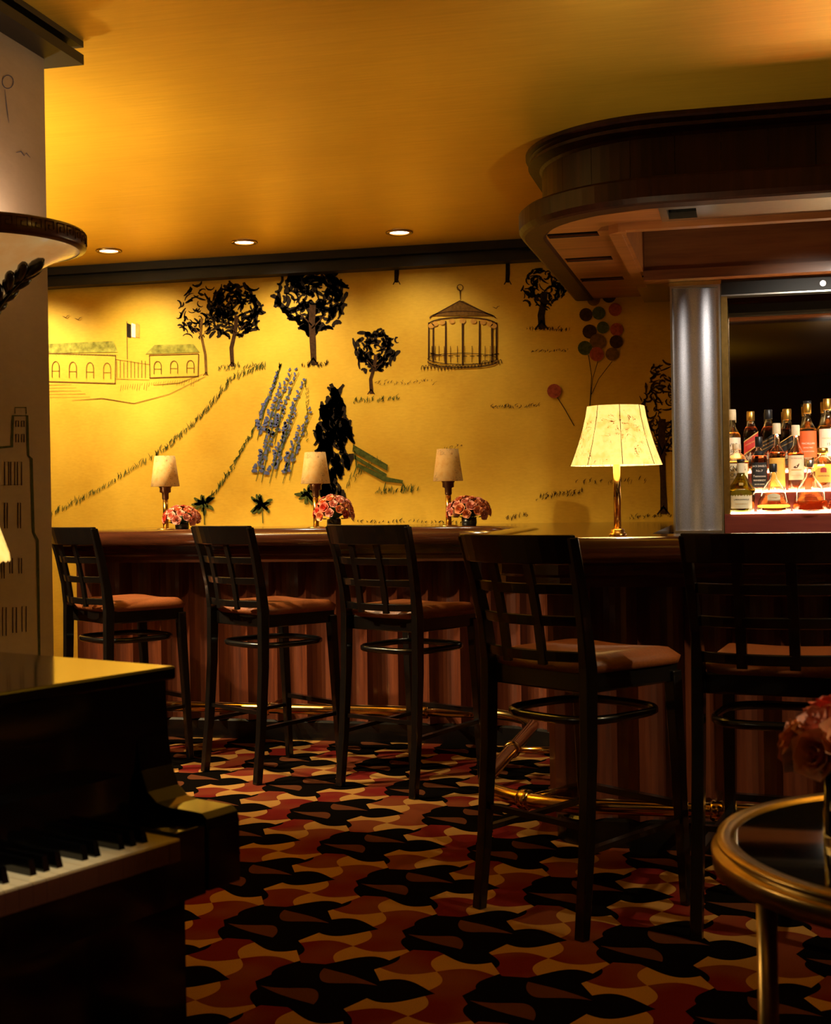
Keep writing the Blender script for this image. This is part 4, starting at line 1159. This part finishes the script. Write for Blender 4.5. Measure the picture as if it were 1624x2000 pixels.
    return o
stools = [((-2.855, 5.99), 36, 'black bar stool with brown seat farthest left, beside the pale pier'),
          ((-2.075, 5.87), 35, 'black bar stool with brown seat, second from the pier'),
          ((-1.39, 5.70), 27, 'black bar stool with brown seat at the inner bar corner, third from pier'),
          ((-0.47, 4.07), 36, 'near black bar stool with brown seat, standing in front of the large lamp'),
          ((0.10, 4.02), 10, 'near bar stool partly behind the brass rimmed table, rightmost stool')]
st0 = make_stool('')
for i, ((x, y), a, lab) in enumerate(stools):
    o = st0 if i == 0 else copy_tree(st0)
    o.location = (x, y, 0); o.rotation_euler = (0, 0, -R(a)); o['label'] = lab

# ------------------------------------------------------------------ piano
PO = (-0.926, 2.098)
pn = empty('piano', 'black lacquered piano in the left foreground with its keyboard open', 'piano', (PO[0], PO[1], 0), R(68.3))
LEN = 1.46
MB().box(-LEN, 0.004, -0.012, 0.62, 0.928, 0.95).build('lid', 'piano_black', pn, 0.004)
MB().box(-LEN + 0.01, -0.008, 0.0, 0.60, 0.60, 0.928).build('case', 'piano_black', pn)
MB().box(-LEN + 0.01, -0.008, -0.035, 0.60, 0.06, 0.615).build('lower_case', 'piano_black', pn)
MB().box(-LEN + 0.03, -0.03, -0.02, 0.58, 0.0, 0.06).build('toe_rail', 'piano_black', pn)
def cheek(x0, x1):
    pr = [(0.004, 0.925), (0.0, 0.84), (-0.008, 0.79), (-0.022, 0.758), (-0.042, 0.743), (-0.065, 0.739), (-0.140, 0.738), (-0.152, 0.730), (-0.155, 0.715), (-0.155, 0.620), (0.004, 0.615)]
    n = len(pr)
    vs_ = [(x0, y_, z_) for y_, z_ in pr] + [(x1, y_, z_) for y_, z_ in pr]
    return MB().add(vs_, [tuple(range(n)), tuple(range(2 * n - 1, n - 1, -1))] + [(i, (i + 1) % n, n + (i + 1) % n, n + i) for i in range(n)])
cheek(-0.075, -0.004).build('arm', 'piano_black', pn, 0.003)
cheek(-LEN + 0.004, -LEN + 0.075).build('arm', 'piano_black', pn, 0.003)
MB().box(-0.142, -0.075, -0.150, 0.002, 0.615, 0.722).build('key_block', 'piano_black', pn, 0.003)
MB().box(-LEN + 0.075, -0.142, -0.155, 0.002, 0.615, 0.682).build('key_bed', 'piano_black', pn)
MB().box(-LEN + 0.075, -0.142, -0.052, 0.002, 0.68, 0.80).build('fallboard', 'piano_black', pn)
KP = 0.0228
wk = MB().box(-KP + 0.0005, -0.0005, -0.162, -0.053, 0.694, 0.7165).mesh('white_key'); wk.materials.append(MATS['ivory'])
wkf = MB().box(-KP + 0.0004, -0.0004, -0.1630, -0.1605, 0.684, 0.7130).mesh('key_front'); wkf.materials.append(MATS['key_front'])
bkv = [(-0.0055, -0.137, 0.715), (0.0055, -0.137, 0.715), (0.0055, -0.053, 0.715), (-0.0055, -0.053, 0.715), (-0.0042, -0.131, 0.7375), (0.0042, -0.131, 0.7375), (0.0042, -0.053, 0.7375), (-0.0042, -0.053, 0.7375)]
bk_me = MB().add(bkv, [(3, 2, 1, 0), (4, 5, 6, 7), (0, 1, 5, 4), (1, 2, 6, 5), (2, 3, 7, 6), (3, 0, 4, 7)]).mesh('black_key'); bk_me.materials.append(MATS['piano_black'])
names = 'CBAGFED'
for i in range(52):
    x = -0.143 - i * KP
    if x - KP < -LEN + 0.075: break
    k_ = linked('white_key', wk, pn, (x, 0, 0)); linked('key_front', wkf, k_)
    if i >= 1 and names[i % 7] in 'BAGED' :
        linked('black_key', bk_me, pn, (x - KP, 0, 0))

# lamp on the piano
pl = empty('piano_lamp', 'lit lamp with scalloped parchment shade standing on the piano', 'lamp', (-1.30, 2.00, 0.95))
MB().lathe([(0.0, 0), (0.05, 0), (0.052, 0.008), (0.02, 0.014), (0.0, 0.014)], 24).build('base', 'brass_aged', pl)
MB().lathe([(0.010, 0.012), (0.010, 0.26), (0.0, 0.26)], 14).build('pole', 'brass', pl)
vs_ = []; fs_ = []; NA = 72
for i in range(NA):
    a = 2 * PI * i / NA; sc_ = 0.0035 * abs(math.sin(a * 18))
    for r, z in ((0.125, 0.175 + sc_), (0.123, 0.19), (0.095, 0.27), (0.072, 0.36)): vs_.append((r * math.cos(a), r * math.sin(a), z))
for i in range(NA):
    j = (i + 1) % NA
    for k_ in range(3): fs_.append((i * 4 + k_, j * 4 + k_, j * 4 + k_ + 1, i * 4 + k_ + 1))
MB().add(vs_, fs_, True).build('shade', 'shade_lit', pl)
MB().lathe([(0.0, 0.25), (0.012, 0.255), (0.022, 0.29), (0.0, 0.32)], 14).build('bulb', 'bulb', pl)
point('piano_lamp_light', (-1.275, 2.01, 1.15), 5.0, 0.012)

# ------------------------------------------------------------------ sconce on the pier
SC = (-1.985, 3.30)
sn = empty('wall_sconce', 'large half bowl uplight sconce with dark key pattern rim and black leaf', 'sconce', (SC[0], SC[1], 1.65))
A0, A1 = -PI / 2, PI / 2
bowl_prof = [(0.024, 0.085), (0.035, 0.10), (0.055, 0.125), (0.095, 0.165), (0.150, 0.205), (0.205, 0.235), (0.262, 0.256)]
MB().lathe(bowl_prof + [(0.258, 0.262), (0.20, 0.243), (0.09, 0.175), (0.02, 0.11)], 40, (0, 0), A0, A1).build('bowl', 'alabaster', sn)
rb = MB().lathe([(0.262, 0.254), (0.278, 0.258), (0.280, 0.262), (0.280, 0.300), (0.276, 0.304), (0.262, 0.304), (0.258, 0.262)], 44, (0, 0), A0, A1).build('rim_band', 'carved_wood', sn)
for i in range(22):
    a = A0 + (A1 - A0) * (i + 0.5) / 22
    def rp(t, z): return ((0.2812) * math.cos(a + t), 0.2812 * math.sin(a + t), z)
    mb = MB()
    for pth in ([(-0.055, 0.268), (-0.055, 0.296), (0.045, 0.296), (0.045, 0.274), (-0.015, 0.274), (-0.015, 0.286), (0.015, 0.286)],):
        mb.tube([rp(t, z) for t, z in pth], 0.0014, 4)
    mb.build('key_motif', 'paint_umber', rb)
MB().lathe([(0.0, 0.0), (0.014, 0.006), (0.020, 0.03), (0.014, 0.055), (0.018, 0.07), (0.032, 0.078), (0.032, 0.092), (0.022, 0.10)], 20, (0, 0), A0, A1).build('finial', 'alabaster', sn)
# black oak leaf lying on the bowl
def leaf_on_bowl(az):
    mb = MB()
    def bp(s1, t, lift):
        # s1 0..1 along the bowl profile, t sideways metres
        f_ = s1 * (len(bowl_prof) - 2) ; j = min(int(f_), len(bowl_prof) - 2); q_ = f_ - j
        r = bowl_prof[j][0] + (bowl_prof[j + 1][0] - bowl_prof[j][0]) * q_; z = bowl_prof[j][1] + (bowl_prof[j + 1][1] - bowl_prof[j][1]) * q_
        a = az + t / max(r, 0.03)
        r2 = r + lift * 0.6; z2 = z - lift * 0.8
        return (r2 * math.cos(a), r2 * math.sin(a), z2)
    mb.tube([bp(0.0, 0, 0.012)] + [bp(0.04 + 0.84 * i / 10, 0, 0.020) for i in range(11)], [0.008] + [0.0065 - 0.0004 * i for i in range(11)], 8)
    lobes = [(0.16, 0.030), (0.32, 0.042), (0.48, 0.050), (0.62, 0.048), (0.74, 0.040)]
    for s1, wdt in lobes:
        for sg in (-1, 1):
            mb.tube([bp(s1 - 0.10 + 0.20 * q_, sg * wdt * q_, 0.016 - 0.006 * q_) for q_ in (0, 0.25, 0.5, 0.75, 0.92, 1.0)],
                    [0.004, 0.010, 0.0135, 0.014, 0.010, 0.004], 8)
            mb.tube([bp(s1 - 0.13 + 0.14 * q_, sg * wdt * 0.75 * q_, 0.013 - 0.004 * q_) for q_ in (0, 0.3, 0.6, 0.85, 1.0)],
                    [0.004, 0.008, 0.011, 0.009, 0.003], 8)
    mb.tube([bp(0.72 + 0.22 * q_, 0, 0.018 - 0.008 * q_) for q_ in (0, 0.3, 0.6, 0.85, 1.0)], [0.008, 0.016, 0.018, 0.012, 0.003], 8)
    return mb
leaf_on_bowl(R(-2)).build('leaf_ornament', 'black_iron', sn)
point('sconce_light', (SC[0] + 0.09, SC[1], 1.93), 2.6, 0.05, (1.0, 0.86, 0.72))

# ------------------------------------------------------------------ cocktail table
TX, TY, TR, TH = 0.315, 2.014, 0.363, 0.73
tb = empty('cocktail_table', 'round dark glass cocktail table with a polished brass rim', 'table', (TX, TY, 0))
MB().lathe([(TR - 0.026, TH - 0.010), (TR - 0.026, TH), (TR - 0.002, TH), (TR - 0.001, TH - 0.006), (TR - 0.008, TH - 0.008), (TR - 0.008, TH - 0.012), (TR + 0.004, TH - 0.013), (TR + 0.006, TH - 0.016), (TR + 0.004, TH - 0.040), (TR - 0.02, TH - 0.040), (TR - 0.026, TH - 0.01)], 96).build('rim', 'brass_aged', tb)
MB().lathe([(0.0, TH - 0.012), (TR - 0.0265, TH - 0.012), (TR - 0.0265, TH - 0.003), (0.0, TH - 0.003)], 64, smooth=False).build('glass_top', 'glass_table', tb)
for i in range(4):
    a = R(20 + 90 * i); x, y = (TR - 0.05) * math.cos(a), (TR - 0.05) * math.sin(a)
    MB().tube([(x, y, 0.0), (x, y, TH - 0.035)], 0.014, 12).build('leg', 'brass_aged', tb)
MB().tube([((TR - 0.05) * math.cos(2 * PI * i / 32), (TR - 0.05) * math.sin(2 * PI * i / 32), 0.20) for i in range(32)], 0.008, 8, True).build('stretcher_ring', 'brass_aged', tb)
bouquet(0.13, 1.99, TH - 0.003, 'vase of orange red roses on the brass rimmed cocktail table', 15, 0.066, 0.066, 0.055, 0.026, 0.115, 0.030, seed=12, tall_=True)
